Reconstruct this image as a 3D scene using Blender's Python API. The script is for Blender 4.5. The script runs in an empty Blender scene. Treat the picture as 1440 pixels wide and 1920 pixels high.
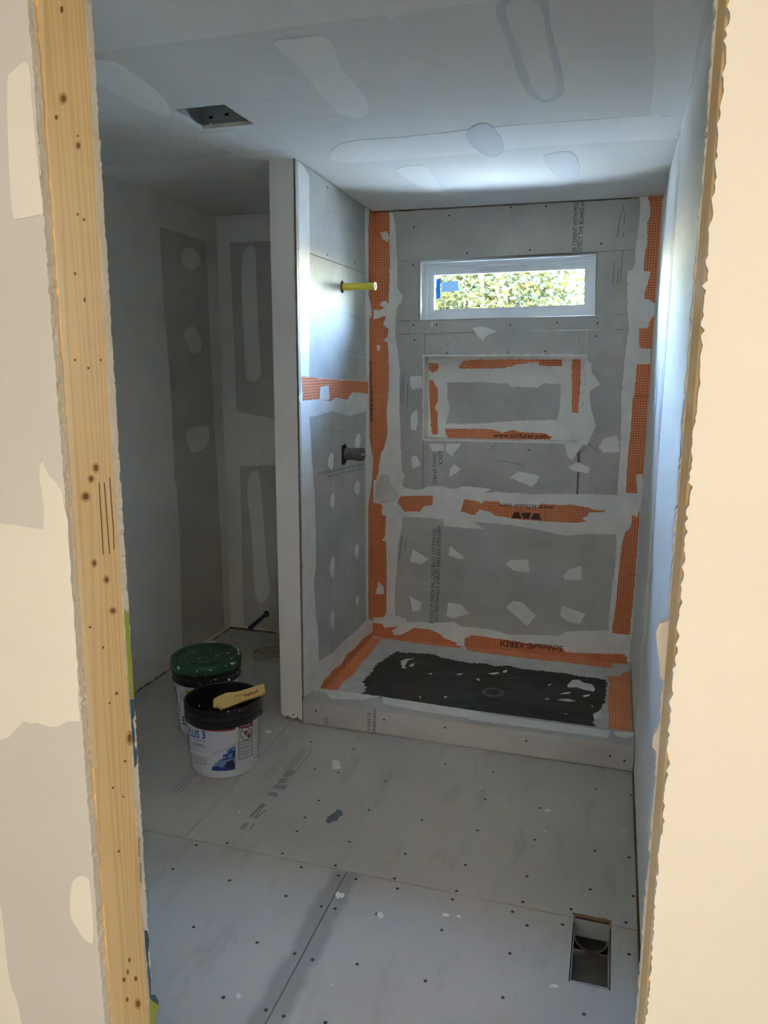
import bpy, bmesh, math, random
from mathutils import Vector, Matrix, noise
from mathutils.geometry import tessellate_polygon

random.seed(7)
scene = bpy.context.scene
COL = scene.collection

# ------------------------------------------------------------------ camera
CAM = Vector((1.2927, -4.081, 1.6241)); YAW, PITCH, ROLL, FPX = 16.7205, -10.9118, .2793, 1429.67
_y, _p, _r = map(math.radians, (YAW, PITCH, ROLL))
FWD = Vector((-math.sin(_y)*math.cos(_p), math.cos(_y)*math.cos(_p), math.sin(_p)))
_rt = Vector((math.cos(_y), math.sin(_y), 0)); _up = _rt.cross(FWD)
RIGHT = _rt*math.cos(_r) + _up*math.sin(_r); UP = -_rt*math.sin(_r) + _up*math.cos(_r)
cam_d = bpy.data.cameras.new('camera'); cam = bpy.data.objects.new('camera', cam_d); COL.objects.link(cam)
cam_d.sensor_fit = 'VERTICAL'; cam_d.sensor_height = 36; cam_d.sensor_width = 27
cam_d.lens = FPX/1920*36; cam_d.clip_start = .02; cam_d.clip_end = 300
_m = Matrix((RIGHT, UP, -FWD)).transposed().to_4x4(); _m.translation = CAM
cam.matrix_world = _m
scene.camera = cam

# ------------------------------------------------------------------ exposure, sky, sun
vs = scene.view_settings
vs.view_transform = 'Standard'; vs.look = 'None'; vs.gamma = 1; vs.use_curve_mapping = False
vs.exposure = 1.08
cy = scene.cycles; cy.use_light_tree = False; cy.max_bounces = 7; cy.diffuse_bounces = 6; cy.glossy_bounces = 3; cy.transmission_bounces = 4; cy.transparent_max_bounces = 6; cy.caustics_reflective = False; cy.caustics_refractive = False; cy.sample_clamp_indirect = 20
world = bpy.data.worlds.new('sky'); scene.world = world; world.use_nodes = True
wn = world.node_tree; wn.nodes.clear()
wo = wn.nodes.new('ShaderNodeOutputWorld'); wb = wn.nodes.new('ShaderNodeBackground'); wk = wn.nodes.new('ShaderNodeTexSky')
wk.sky_type = 'NISHITA'; wk.sun_disc = False; wk.sun_elevation = math.radians(46); wk.sun_rotation = math.radians(200)
wk.air_density = 1.0; wk.dust_density = .8; wk.ozone_density = 1.7
wb.inputs['Strength'].default_value = 30
wn.links.new(wk.outputs[0], wb.inputs['Color']); wn.links.new(wb.outputs[0], wo.inputs['Surface'])
sun_d = bpy.data.lights.new('sun', 'SUN'); sun = bpy.data.objects.new('sun', sun_d); COL.objects.link(sun)
sun_d.energy = 95; sun_d.angle = .009; sun_d.color = (1, .93, .8)
sun.rotation_euler = (math.radians(44), 0, math.radians(-20)); sun.location = (0, -4, 12)
# warm ceiling lamp of the room the camera stands in (its fixture is built further down)
LAMP = Vector((1.6, -4.55, 2.40))
lamp_d = bpy.data.lights.new('hall_lamp', 'AREA'); lamp = bpy.data.objects.new('hall_lamp', lamp_d); COL.objects.link(lamp)
lamp_d.shape = 'DISK'; lamp_d.size = .34; lamp_d.energy = 6.3; lamp_d.color = (1, .74, .47)
lamp.location = LAMP - Vector((0, 0, .035))

# ------------------------------------------------------------------ room sizes
W, H, PAN, CURB, D, E, TP, L, YD = 1.4511, 2.44, .053, .113, 1.057, 1.0435, .116, .9333, -3.2912
JL, JR = .637, 1.3656
TH, ST = .0127, .089
YS, YF, YB = YD + TH, YD + TH + ST, YD + 2*TH + ST     # stud front, far board front, far board back

def ray(px, py): return FWD + RIGHT*((px - 720)/FPX) - UP*((py - 960)/FPX)

class Plane:
    """a flat surface: u axis, v axis, normal (towards the room) through a point"""
    def __init__(s, o, u, v, zfun=None):
        s.o, s.u, s.v = Vector(o), Vector(u).normalized(), Vector(v).normalized(); s.n = s.u.cross(s.v).normalized(); s.zfun = zfun
    def px(s, p):
        d = ray(*p); t = (s.o - CAM).dot(s.n)/d.dot(s.n); q = CAM + d*t - s.o
        return (q.dot(s.u), q.dot(s.v))
    def to3(s, a, h=0):
        q = s.o + s.u*a[0] + s.v*a[1]
        if s.zfun: q.z = s.zfun(q.x, q.y)
        return q + s.n*h

def ceil_z(x, y):
    if y <= -E: return H
    k = (y + E)/E
    if x > -.05: return H - k*.016
    return H + .010*k

X_, Y_, Z_ = (1, 0, 0), (0, 1, 0), (0, 0, 1)
BACK = Plane((0, 0, 0), X_, Z_)
LEFT = Plane((0, 0, 0), Y_, Z_)
RIGHTW = Plane((W, 0, 0), (0, -1, 0), Z_)
FLOOR = Plane((0, 0, 0), X_, Y_)
PANP = Plane((0, 0, PAN), X_, Y_)
CURBT = Plane((0, 0, CURB), X_, Y_)
CURBF = Plane((0, -D, 0), X_, Z_)
CEIL = Plane((0, 0, H), X_, (0, -1, 0), ceil_z)
NICHE = Plane((0, .095, 0), X_, Z_)
TLEFT = Plane((-L, 0, 0), Y_, Z_)
NEAR = Plane((0, YD, 0), X_, Z_)
FAR = Plane((0, YB, 0), X_, Z_)
JAMB = Plane((JL, 0, 0), Y_, Z_)

def zoomer(x0, y0, s): return lambda pts: [(x0 + a/s, y0 + b/s) for a, b in pts]
r1, r2, r3, r4 = zoomer(540, 340, 4), zoomer(900, 340, 4), zoomer(540, 780, 4), zoomer(880, 780, 4)
r5, r6 = zoomer(540, 1140, 4), zoomer(880, 1140, 4)
rb = zoomer(280, 1160, 5.1429)
rc, rd = zoomer(160, 0, 2.4), zoomer(660, 0, 2.1176)
fa, fb = zoomer(240, 1360, 2.769), zoomer(660, 1360, 2.4828)
ident = lambda p: p

# ------------------------------------------------------------------ materials
MATS = {}
def nodes(name):
    m = bpy.data.materials.new(name); m.use_nodes = True; MATS[name] = m
    nt = m.node_tree; b = nt.nodes['Principled BSDF']
    return m, nt, b
def N(nt, t, **kw):
    n = nt.nodes.new(t)
    for k, v in kw.items():
        if k in n.inputs: n.inputs[k].default_value = v
        else: setattr(n, k, v)
    return n
def rgb(c): return (c[0], c[1], c[2], 1)
def plain(name, col, rough=.6, metal=0, spec=.4):
    m, nt, b = nodes(name); b.inputs['Base Color'].default_value = rgb(col); b.inputs['Roughness'].default_value = rough
    b.inputs['Metallic'].default_value = metal; b.inputs['Specular IOR Level'].default_value = spec
    return m
def mottled(name, c1, c2, scale=4, rough=.85, bump=.0, bscale=60, stretch=(1, 1, 1), fine=.25, spec=.3, detail=3, metal=0, lo=.3, hi=.7):
    """two colours mixed by object-space noise plus fine grain and bump"""
    m, nt, b = nodes(name); l = nt.links
    tc = N(nt, 'ShaderNodeTexCoord'); mp = N(nt, 'ShaderNodeMapping'); mp.inputs['Scale'].default_value = stretch
    l.new(tc.outputs['Object'], mp.inputs['Vector'])
    n1 = N(nt, 'ShaderNodeTexNoise', Scale=scale, Detail=detail, Roughness=.6); l.new(mp.outputs[0], n1.inputs['Vector'])
    n2 = N(nt, 'ShaderNodeTexNoise', Scale=scale*25, Detail=1); l.new(mp.outputs[0], n2.inputs['Vector'])
    mr = N(nt, 'ShaderNodeMapRange'); mr.inputs['From Min'].default_value = lo; mr.inputs['From Max'].default_value = hi
    l.new(n1.outputs['Fac'], mr.inputs['Value'])
    mx0 = N(nt, 'ShaderNodeMix', data_type='FLOAT'); mx0.inputs[0].default_value = fine
    l.new(mr.outputs[0], mx0.inputs[2]); l.new(n2.outputs['Fac'], mx0.inputs[3])
    mx = N(nt, 'ShaderNodeMix', data_type='RGBA'); mx.inputs[6].default_value = rgb(c1); mx.inputs[7].default_value = rgb(c2)
    l.new(mx0.outputs[0], mx.inputs[0]); l.new(mx.outputs[2], b.inputs['Base Color'])
    b.inputs['Roughness'].default_value = rough; b.inputs['Specular IOR Level'].default_value = spec; b.inputs['Metallic'].default_value = metal
    if bump > .055:
        nb = N(nt, 'ShaderNodeTexNoise', Scale=bscale, Detail=1); l.new(mp.outputs[0], nb.inputs['Vector'])
        bp = N(nt, 'ShaderNodeBump', Strength=bump, Distance=.004); l.new(nb.outputs['Fac'], bp.inputs['Height']); l.new(bp.outputs[0], b.inputs['Normal'])
    return m
def membrane(name, axes, ribs=False):
    """orange fleece band with a darker woven grid"""
    m, nt, b = nodes(name); l = nt.links
    tc = N(nt, 'ShaderNodeTexCoord'); sx = N(nt, 'ShaderNodeSeparateXYZ'); l.new(tc.outputs['Object'], sx.inputs[0])
    outs = []
    for a in axes:
        d = N(nt, 'ShaderNodeMath', operation='MULTIPLY'); d.inputs[1].default_value = 1/.0125; l.new(sx.outputs[a], d.inputs[0])
        f = N(nt, 'ShaderNodeMath', operation='FRACT'); l.new(d.outputs[0], f.inputs[0])
        g = N(nt, 'ShaderNodeMath', operation='LESS_THAN'); g.inputs[1].default_value = .2; l.new(f.outputs[0], g.inputs[0])
        outs.append(g)
    if len(outs) == 2:
        mxx = N(nt, 'ShaderNodeMath', operation='MAXIMUM'); l.new(outs[0].outputs[0], mxx.inputs[0]); l.new(outs[1].outputs[0], mxx.inputs[1])
    else: mxx = outs[0]
    nz = N(nt, 'ShaderNodeTexNoise', Scale=14, Detail=6); l.new(tc.outputs['Object'], nz.inputs['Vector'])
    base = N(nt, 'ShaderNodeMix', data_type='RGBA'); base.inputs[6].default_value = (.72, .21, .08, 1); base.inputs[7].default_value = (.84, .34, .16, 1)
    l.new(nz.outputs['Fac'], base.inputs[0])
    mx = N(nt, 'ShaderNodeMix', data_type='RGBA'); mx.inputs[7].default_value = (.30, .085, .04, 1) if not ribs else (.5, .17, .085, 1)
    l.new(base.outputs[2], mx.inputs[6]); l.new(mxx.outputs[0], mx.inputs[0]); l.new(mx.outputs[2], b.inputs['Base Color'])
    b.inputs['Roughness'].default_value = .75; b.inputs['Specular IOR Level'].default_value = .2
    return m

mottled('paper', (0.542, 0.516, 0.461), (0.631, 0.601, 0.538), 3, .9, .03, 300, fine=.2)
mottled('paper_hall', (0.608, 0.601, 0.587), (0.661, 0.655, 0.641), 3, .9, .03, 300, fine=.2)
mottled('compound_ceiling', (0.847, 0.835, 0.806), (0.898, 0.880, 0.850), 2.5, .85, .05, 40, fine=.15)
mottled('paper_ceiling', (0.755, 0.750, 0.725), (0.806, 0.795, 0.768), 2.5, .9, .03, 300, fine=.2)
mottled('compound', (0.783, 0.767, 0.720), (0.870, 0.845, 0.792), 2.5, .85, .05, 40, fine=.15)
mottled('compound_damp', (.60, .61, .625), (.66, .67, .685), 5, .8, .03, 60, fine=.15)
mottled('primer', (0.803, 0.780, 0.733), (0.857, 0.832, 0.782), 2, .8, .02, 200, fine=.15)
mottled('cement', (0.371, 0.365, 0.342), (0.592, 0.578, 0.540), 3.2, .9, .06, 220, fine=.35)
mottled('cement_curb', (0.461, 0.442, 0.416), (0.594, 0.572, 0.542), 5, .9, .06, 200, fine=.35)
mottled('thinset', (0.702, 0.703, 0.668), (0.878, 0.868, 0.827), 9, .85, .25, 55, fine=.3)
mottled('pan_mortar', (0.52, 0.514, 0.481), (0.728, 0.722, 0.689), 14, .9, .3, 90, fine=.4)
mottled('coating', (.022, .021, .018), (.07, .067, .058), 9, .7, .25, 90, (1, 2.2, 1), fine=.3)
membrane('membrane_xz', ('X', 'Z')); membrane('membrane_yz', ('Y', 'Z'))
membrane('membrane_rib_x', ('X',), True); membrane('membrane_rib_y', ('Y',), True)
mottled('gypsum', (.70, .66, .57), (.80, .765, .68), 30, .95, .5, 160, fine=.4)
mottled('galvanized', (.34, .38, .39), (.48, .52, .53), 11, .42, .05, 40, metal=.35, fine=.2)
mottled('galvanized_bright', (.42, .45, .47), (.60, .63, .65), 11, .42, .05, 40, metal=.35, fine=.2)
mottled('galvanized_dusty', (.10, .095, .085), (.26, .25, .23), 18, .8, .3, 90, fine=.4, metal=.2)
plain('dark_gap', (.012, .011, .010), .95)
plain('brown_edge', (.19, .145, .105), .9)
plain('ink', (.022, .018, .018), .8); plain('ink_grey', (.12, .12, .12), .85); plain('ink_faint', (.29, .29, .28), .9); plain('pencil_pale', (.56, .56, .57), .9); plain('ink_brown', (.075, .03, .018), .8)
plain('drain_metal', (.10, .105, .11), .4, .7); plain('screw_metal', (.055, .05, .045), .5, .6)
plain('vinyl', (.86, .88, .88), .3)
plain('foam_white', (.85, .87, .87), .6)
plain('black_plastic', (.008, .008, .009), .38, 0, .5)
plain('black_liner', (.006, .006, .007), .28, 0, .6)
plain('label_white', (.70, .71, .73), .45); plain('label_red', (.22, .03, .025), .5); plain('label_blue', (.025, .05, .27), .5); plain('label_light_blue', (.16, .27, .52), .5); plain('label_navy', (.015, .02, .11), .5)
plain('label_yellow', (.62, .50, .03), .5)
mottled('bucket_white', (.60, .61, .64), (.68, .69, .72), 6, .42, .02, 80, fine=.1, spec=.5)
mottled('lid_green', (.010, .068, .036), (.02, .10, .055), 10, .42, .04, 80, fine=.3, spec=.5)
plain('wire', (.55, .56, .58), .35, .7); plain('grip_white', (.72, .73, .75), .5)
mottled('handle_wood', (.60, .36, .09), (.68, .43, .13), 5, .55, .05, 80, (1, 1, 1), fine=.2)
plain('pipe_yellow', (.66, .54, .045), .45); plain('pipe_bore', (.32, .24, .02), .7)
plain('pipe_blue', (.012, .03, .10), .4); plain('valve_grey', (.16, .16, .155), .5); plain('valve_tip', (.42, .42, .40), .5)
mottled('tape_blue', (.11, .135, .165), (.17, .19, .22), 30, .8, .1, 60)
plain('board_blue', (.05, .115, .17), .6); plain('board_green', (.33, .40, .055), .6); plain('print_white', (.72, .70, .66), .8)
def sticker(name, col):
    m, nt, b = nodes(name); l = nt.links; b.inputs['Base Color'].default_value = rgb(col); b.inputs['Roughness'].default_value = .6
    tr = N(nt, 'ShaderNodeBsdfTranslucent'); tr.inputs['Color'].default_value = rgb(col); ms = N(nt, 'ShaderNodeMixShader'); ms.inputs[0].default_value = .6
    out = [n for n in nt.nodes if n.type == 'OUTPUT_MATERIAL'][0]; l.new(b.outputs[0], ms.inputs[1]); l.new(tr.outputs[0], ms.inputs[2]); l.new(ms.outputs[0], out.inputs[0])
sticker('sticker_blue', (.015, .11, .20)); sticker('sticker_white', (.14, .18, .21))
mottled('flange_pvc', (.30, .285, .26), (.38, .36, .34), 20, .6, .05, 60)
mottled('subfloor', (.20, .13, .07), (.30, .2, .11), 8, .9, .1, 60)
mottled('sill_wood', (.26, .17, .09), (.36, .24, .13), 8, .9, .1, 60, (1, 6, 6))
mottled('siding', (.45, .45, .43), (.5, .5, .48), 3)
mottled('bounce_ground', (.32, .32, .27), (.46, .45, .40), 1.5, .95, .4, 20)  # pale gravel tone, lightened so the unseen yard bounces light onto the ceiling
mottled('bark', (.09, .07, .05), (.18, .14, .1), 12, .9, .5, 30)

def floor_material():
    m = mottled('floor_cement', (0.453, 0.428, 0.380), (0.562, 0.529, 0.467), 1.8, .78, .05, 220, fine=.25)
    nt = m.node_tree; l = nt.links; b = nt.nodes['Principled BSDF']
    src = b.inputs['Base Color'].links[0].from_socket
    tc = N(nt, 'ShaderNodeTexCoord'); sx = N(nt, 'ShaderNodeSeparateXYZ'); l.new(tc.outputs['Object'], sx.inputs[0])
    # trampled dust: long streaks across the room, and the damp band either side of the cross seam
    mp = N(nt, 'ShaderNodeMapping'); mp.inputs['Scale'].default_value = (5, 1.2, 1); l.new(tc.outputs['Object'], mp.inputs['Vector'])
    nz = N(nt, 'ShaderNodeTexNoise', Scale=2.2, Detail=8, Roughness=.7); l.new(mp.outputs[0], nz.inputs['Vector'])
    mr = N(nt, 'ShaderNodeMapRange'); mr.inputs['From Min'].default_value = .54; mr.inputs['From Max'].default_value = .74; l.new(nz.outputs['Fac'], mr.inputs['Value'])
    s = N(nt, 'ShaderNodeMath', operation='SUBTRACT'); s.inputs[1].default_value = .545; l.new(sx.outputs['X'], s.inputs[0])
    a = N(nt, 'ShaderNodeMath', operation='ABSOLUTE'); l.new(s.outputs[0], a.inputs[0])
    nz2 = N(nt, 'ShaderNodeTexNoise', Scale=9, Detail=4); l.new(tc.outputs['Object'], nz2.inputs['Vector'])
    ad = N(nt, 'ShaderNodeMath', operation='MULTIPLY_ADD'); ad.inputs[1].default_value = .05; l.new(nz2.outputs['Fac'], ad.inputs[0]); l.new(a.outputs[0], ad.inputs[2])
    band = N(nt, 'ShaderNodeMapRange'); band.inputs['From Min'].default_value = .085; band.inputs['From Max'].default_value = .06; l.new(ad.outputs[0], band.inputs['Value'])
    yy = N(nt, 'ShaderNodeMath', operation='LESS_THAN'); yy.inputs[1].default_value = -1.99; l.new(sx.outputs['Y'], yy.inputs[0])
    bm_ = N(nt, 'ShaderNodeMath', operation='MULTIPLY'); l.new(band.outputs[0], bm_.inputs[0]); l.new(yy.outputs[0], bm_.inputs[1])
    sm = N(nt, 'ShaderNodeMath', operation='MAXIMUM'); l.new(bm_.outputs[0], sm.inputs[0])
    k = N(nt, 'ShaderNodeMath', operation='MULTIPLY'); k.inputs[1].default_value = .8; l.new(mr.outputs[0], k.inputs[0]); l.new(k.outputs[0], sm.inputs[1])
    f = N(nt, 'ShaderNodeMath', operation='MULTIPLY'); f.inputs[1].default_value = .5; l.new(sm.outputs[0], f.inputs[0])
    mx = N(nt, 'ShaderNodeMix', data_type='RGBA'); mx.inputs[7].default_value = (.17, .165, .158, 1)
    l.new(src, mx.inputs[6]); l.new(f.outputs[0], mx.inputs[0]); l.new(mx.outputs[2], b.inputs['Base Color'])
floor_material()

def wood_material(name, c1, c2, c3):
    m, nt, b = nodes(name); l = nt.links
    tc = N(nt, 'ShaderNodeTexCoord'); mp = N(nt, 'ShaderNodeMapping'); mp.inputs['Scale'].default_value = (1, 1, .045); l.new(tc.outputs['Object'], mp.inputs['Vector'])
    n0 = N(nt, 'ShaderNodeTexNoise', Scale=11, Detail=3, Roughness=.5); l.new(mp.outputs[0], n0.inputs['Vector'])
    sx = N(nt, 'ShaderNodeSeparateXYZ'); l.new(tc.outputs['Object'], sx.inputs[0])
    a = N(nt, 'ShaderNodeMath', operation='MULTIPLY_ADD'); a.inputs[1].default_value = .15; l.new(n0.outputs['Fac'], a.inputs[0]); l.new(sx.outputs['Y'], a.inputs[2])
    mu = N(nt, 'ShaderNodeMath', operation='MULTIPLY'); mu.inputs[1].default_value = 520; l.new(a.outputs[0], mu.inputs[0])
    si = N(nt, 'ShaderNodeMath', operation='SINE'); l.new(mu.outputs[0], si.inputs[0])
    mr = N(nt, 'ShaderNodeMapRange'); mr.inputs['From Min'].default_value = -1; mr.inputs['From Max'].default_value = 1; l.new(si.outputs[0], mr.inputs['Value'])
    pw = N(nt, 'ShaderNodeMath', operation='POWER'); pw.inputs[1].default_value = 2.2; l.new(mr.outputs[0], pw.inputs[0])
    mx = N(nt, 'ShaderNodeMix', data_type='RGBA'); mx.inputs[6].default_value = rgb(c1); mx.inputs[7].default_value = rgb(c2); l.new(pw.outputs[0], mx.inputs[0])
    n3 = N(nt, 'ShaderNodeTexNoise', Scale=5, Detail=4); l.new(mp.outputs[0], n3.inputs['Vector'])
    mx2 = N(nt, 'ShaderNodeMix', data_type='RGBA'); mx2.inputs[7].default_value = rgb(c3); l.new(mx.outputs[2], mx2.inputs[6])
    mr3 = N(nt, 'ShaderNodeMapRange'); mr3.inputs['From Min'].default_value = .4; mr3.inputs['From Max'].default_value = .75; mr3.inputs['To Max'].default_value = .7
    l.new(n3.outputs['Fac'], mr3.inputs['Value']); l.new(mr3.outputs[0], mx2.inputs[0]); l.new(mx2.outputs[2], b.inputs['Base Color'])
    b.inputs['Roughness'].default_value = .62; b.inputs['Specular IOR Level'].default_value = .35
wood_material('stud_wood', (.86, .63, .31), (.76, .52, .23), (.90, .69, .38))
plain('wane', (.88, .72, .45), .7); plain('knot', (.24, .115, .04), .7); plain('knot_ring', (.62, .40, .17), .7); plain('crack', (.09, .04, .015), .8)

def glass_material():
    m, nt, b = nodes('glass'); nt.nodes.remove(b); l = nt.links
    out = [n for n in nt.nodes if n.type == 'OUTPUT_MATERIAL'][0]
    t = N(nt, 'ShaderNodeBsdfTransparent'); t.inputs[0].default_value = (.95, .97, .96, 1)
    g = N(nt, 'ShaderNodeBsdfGlossy', Roughness=.0); fr = N(nt, 'ShaderNodeFresnel', IOR=1.45); mx = N(nt, 'ShaderNodeMixShader')
    l.new(fr.outputs[0], mx.inputs[0]); l.new(t.outputs[0], mx.inputs[1]); l.new(g.outputs[0], mx.inputs[2]); l.new(mx.outputs[0], out.inputs[0])
glass_material()
def leaf_material(name, cols):
    m, nt, b = nodes(name); l = nt.links
    ge = N(nt, 'ShaderNodeNewGeometry'); cr = N(nt, 'ShaderNodeValToRGB'); cr.color_ramp.interpolation = 'CONSTANT'
    while len(cr.color_ramp.elements) < len(cols): cr.color_ramp.elements.new(.5)
    for k, (e, c) in enumerate(zip(cr.color_ramp.elements, cols)): e.position = k/len(cols); e.color = rgb(c)
    l.new(ge.outputs['Random Per Island'], cr.inputs[0]); l.new(cr.outputs[0], b.inputs['Base Color'])
    b.inputs['Roughness'].default_value = .8; b.inputs['Specular IOR Level'].default_value = .1
    tr = N(nt, 'ShaderNodeBsdfTranslucent'); l.new(cr.outputs[0], tr.inputs['Color'])
    ms = N(nt, 'ShaderNodeMixShader'); ms.inputs[0].default_value = .4
    out = [n for n in nt.nodes if n.type == 'OUTPUT_MATERIAL'][0]
    l.new(b.outputs[0], ms.inputs[1]); l.new(tr.outputs[0], ms.inputs[2]); l.new(ms.outputs[0], out.inputs[0])
leaf_material('leaf_yellow', [(.015, .0125, .0008), (.0065, .0085, .0012), (.016, .0135, .001), (.005, .0068, .0020), (.0085, .009, .003)])
leaf_material('leaf_green', [(.005, .008, .002), (.009, .010, .0025), (.014, .012, .002), (.006, .009, .004)])

# ------------------------------------------------------------------ helpers
def root(name, label, cat, kind=None, loc=(0, 0, 0), group=None):
    o = bpy.data.objects.new(name, None); COL.objects.link(o); o.location = loc; o.empty_display_size = .05
    o['label'] = label; o['category'] = cat
    if kind: o['kind'] = kind
    if group: o['group'] = group
    return o
def link(name, me, parent=None, label=None, kind=None):
    o = bpy.data.objects.new(name, me); COL.objects.link(o)
    if parent:
        o.parent = parent
        if not parent.parent: o.matrix_parent_inverse = Matrix.Translation(-parent.location)
    if label: o['label'] = label
    if kind: o['kind'] = kind
    return o
def mesh(name, vs_, fs, mats, parent=None, smooth=False, idx=None, label=None, kind=None, fix=True):
    me = bpy.data.meshes.new(name); me.from_pydata([tuple(v) for v in vs_], [], fs)
    for mt in ([mats] if isinstance(mats, str) else mats): me.materials.append(MATS[mt])
    if idx: me.polygons.foreach_set('material_index', idx)
    if fix:
        bm = bmesh.new(); bm.from_mesh(me); bmesh.ops.recalc_face_normals(bm, faces=bm.faces); bm.to_mesh(me); bm.free()
    if smooth: me.polygons.foreach_set('use_smooth', [True]*len(me.polygons))
    me.update()
    return link(name, me, parent, label, kind)
def box(name, x0, x1, y0, y1, z0, z1, mat, parent=None, bevel=0, **kw):
    v = [(x, y, z) for z in (z0, z1) for y in (y0, y1) for x in (x0, x1)]
    f = [(0, 2, 3, 1), (4, 5, 7, 6), (0, 1, 5, 4), (2, 6, 7, 3), (0, 4, 6, 2), (1, 3, 7, 5)]
    o = mesh(name, v, f, mat, parent, **kw)
    if bevel:
        bm = bmesh.new(); bm.from_mesh(o.data); bmesh.ops.bevel(bm, geom=bm.edges[:], offset=bevel, segments=2, affect='EDGES'); bm.to_mesh(o.data); bm.free()
    return o
def rag(poly, step=.008, amp=.0025, seed=0, skip=None):
    """subdivide a closed 2D outline and roughen it; SKIP(a,b) keeps an edge straight"""
    rnd = random.Random(seed + len(poly)*31); out = []
    n = len(poly)
    for i in range(n):
        a, b = Vector(poly[i]), Vector(poly[(i + 1) % n]); d = b - a; ln = d.length
        if ln < 1e-6: continue
        out.append(tuple(a))
        if skip and skip(a, b): continue
        k = int(ln/step); nn = Vector((-d.y, d.x))/ln
        for j in range(1, k):
            t = j/k; q = a + d*t
            w = noise.noise(Vector((q.x*70, q.y*70, seed*1.7)))*1.3 + rnd.uniform(-.7, .7)
            if rnd.random() < .06: w *= 2.2
            out.append(tuple(q + nn*(w*amp)))
    return out
def rounded(poly, sub=5):
    """closed Catmull-Rom through the control points"""
    n = len(poly); out = []
    for i in range(n):
        p0, p1, p2, p3 = (Vector(poly[(i + k - 1) % n]) for k in range(4))
        for j in range(sub):
            t = j/sub
            out.append(tuple(.5*((2*p1) + (p2 - p0)*t + (2*p0 - 5*p1 + 4*p2 - p3)*t*t + (3*p1 - p0 - 3*p2 + p3)*t**3)))
    return out
def slab(name, plane, poly, h0, h1, mat, parent=None, side=None, holes=(), **kw):
    """closed plate standing on PLANE between heights h0 and h1; POLY in the plane's own metres"""
    loops = [list(poly)] + [list(h) for h in holes]
    vs_, fs, idx = [], [], []
    flat = [p for lp in loops for p in lp]; n = len(flat)
    for h in (h0, h1): vs_ += [plane.to3(p, h) for p in flat]
    for t in tessellate_polygon([[Vector((p[0], p[1], 0)) for p in lp] for lp in loops]):
        fs.append((t[0] + n, t[1] + n, t[2] + n)); idx.append(0)
        fs.append((t[2], t[1], t[0])); idx.append(0)
    k = 0
    for lp in loops:
        m = len(lp)
        for i in range(m):
            a, b = k + i, k + (i + 1) % m
            fs.append((a, b, b + n, a + n)); idx.append(1 if side else 0)
        k += m
    return mesh(name, vs_, fs, [mat, side] if side else mat, parent, idx=idx, **kw)
SEED = [0]
def patch(name, plane, pts, h0, h1, mat, parent, ragged=True, step=.007, amp=.0022, **kw):
    """a plate whose outline is given in photograph pixels"""
    SEED[0] += 1
    poly = [plane.px(p) for p in pts]
    poly = rag(poly, step, amp, SEED[0]) if ragged else rounded(poly)
    h1 += (SEED[0]*3 % 11)*.000015                                      # no two coats equally thick
    return slab(name, plane, poly, h0, h1, mat, parent, **kw)
def rect(x0, x1, y0, y1): return [(x0, y0), (x1, y0), (x1, y1), (x0, y1)]
def revolve(name, prof, c, mat, parent=None, seg=40, axis='Z', smooth=True, close=False, **kw):
    """lathe of (radius, height) points about an axis through C"""
    vs_, fs = [], []; c = Vector(c)
    for r, h in prof:
        for i in range(seg):
            a = 2*math.pi*i/seg
            q = {'Z': (r*math.cos(a), r*math.sin(a), h), 'X': (h, r*math.cos(a), r*math.sin(a)), 'Y': (r*math.cos(a), h, r*math.sin(a))}[axis]
            vs_.append(c + Vector(q))
    m = len(prof)
    for j in range(m - 1 + (1 if close else 0)):
        for i in range(seg):
            a, b = j*seg + i, j*seg + (i + 1) % seg; a2, b2 = ((j + 1) % m)*seg + i, ((j + 1) % m)*seg + (i + 1) % seg
            fs.append((a, b, b2, a2))
    o = mesh(name, vs_, fs, mat, parent, smooth=False, **kw)
    bm = bmesh.new(); bm.from_mesh(o.data); bmesh.ops.remove_doubles(bm, verts=bm.verts[:], dist=1e-6)
    bmesh.ops.recalc_face_normals(bm, faces=bm.faces)
    for f in bm.faces: f.smooth = smooth
    for e in bm.edges:
        if len(e.link_faces) == 2 and e.calc_face_angle(0) > .6: e.smooth = False
    bm.to_mesh(o.data); bm.free()
    return o
def tube(name, pts, r, mat, parent=None, seg=10, caps=True, **kw):
    pts = [Vector(p) for p in pts]; vs_, fs = [], []; u = None
    for i, p in enumerate(pts):
        d = (pts[min(i + 1, len(pts) - 1)] - pts[max(i - 1, 0)]).normalized()
        if u is None: u = d.orthogonal().normalized()
        u = (u - d*u.dot(d)).normalized(); v = d.cross(u); rr = r[i] if isinstance(r, (list, tuple)) else r
        vs_ += [p + (u*math.cos(2*math.pi*k/seg) + v*math.sin(2*math.pi*k/seg))*rr for k in range(seg)]
    for i in range(len(pts) - 1):
        for k in range(seg):
            a, b = i*seg + k, i*seg + (k + 1) % seg; fs.append((a, b, b + seg, a + seg))
    if caps: fs.append(tuple(range(seg))[::-1]); fs.append(tuple(range((len(pts) - 1)*seg, len(pts)*seg)))
    return mesh(name, vs_, fs, mat, parent, smooth=True, **kw)
def text_geo(s, bold=0):
    cu = bpy.data.curves.new('letters', 'FONT'); cu.body = s; cu.size = 1; cu.resolution_u = 2; cu.offset = bold
    o = bpy.data.objects.new('letters', cu); COL.objects.link(o)
    dg = bpy.context.evaluated_depsgraph_get(); dg.update(); ev = o.evaluated_get(dg); me = ev.to_mesh()
    v = [(p.co.x, p.co.y) for p in me.vertices]; f = [tuple(p.vertices) for p in me.polygons]
    ev.to_mesh_clear(); bpy.data.objects.remove(o); bpy.data.curves.remove(cu)
    x0, x1 = min(p[0] for p in v), max(p[0] for p in v)
    return [((p[0] - x0)/(x1 - x0), p[1]/.73) for p in v], f           # width 1, cap height 1
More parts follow.
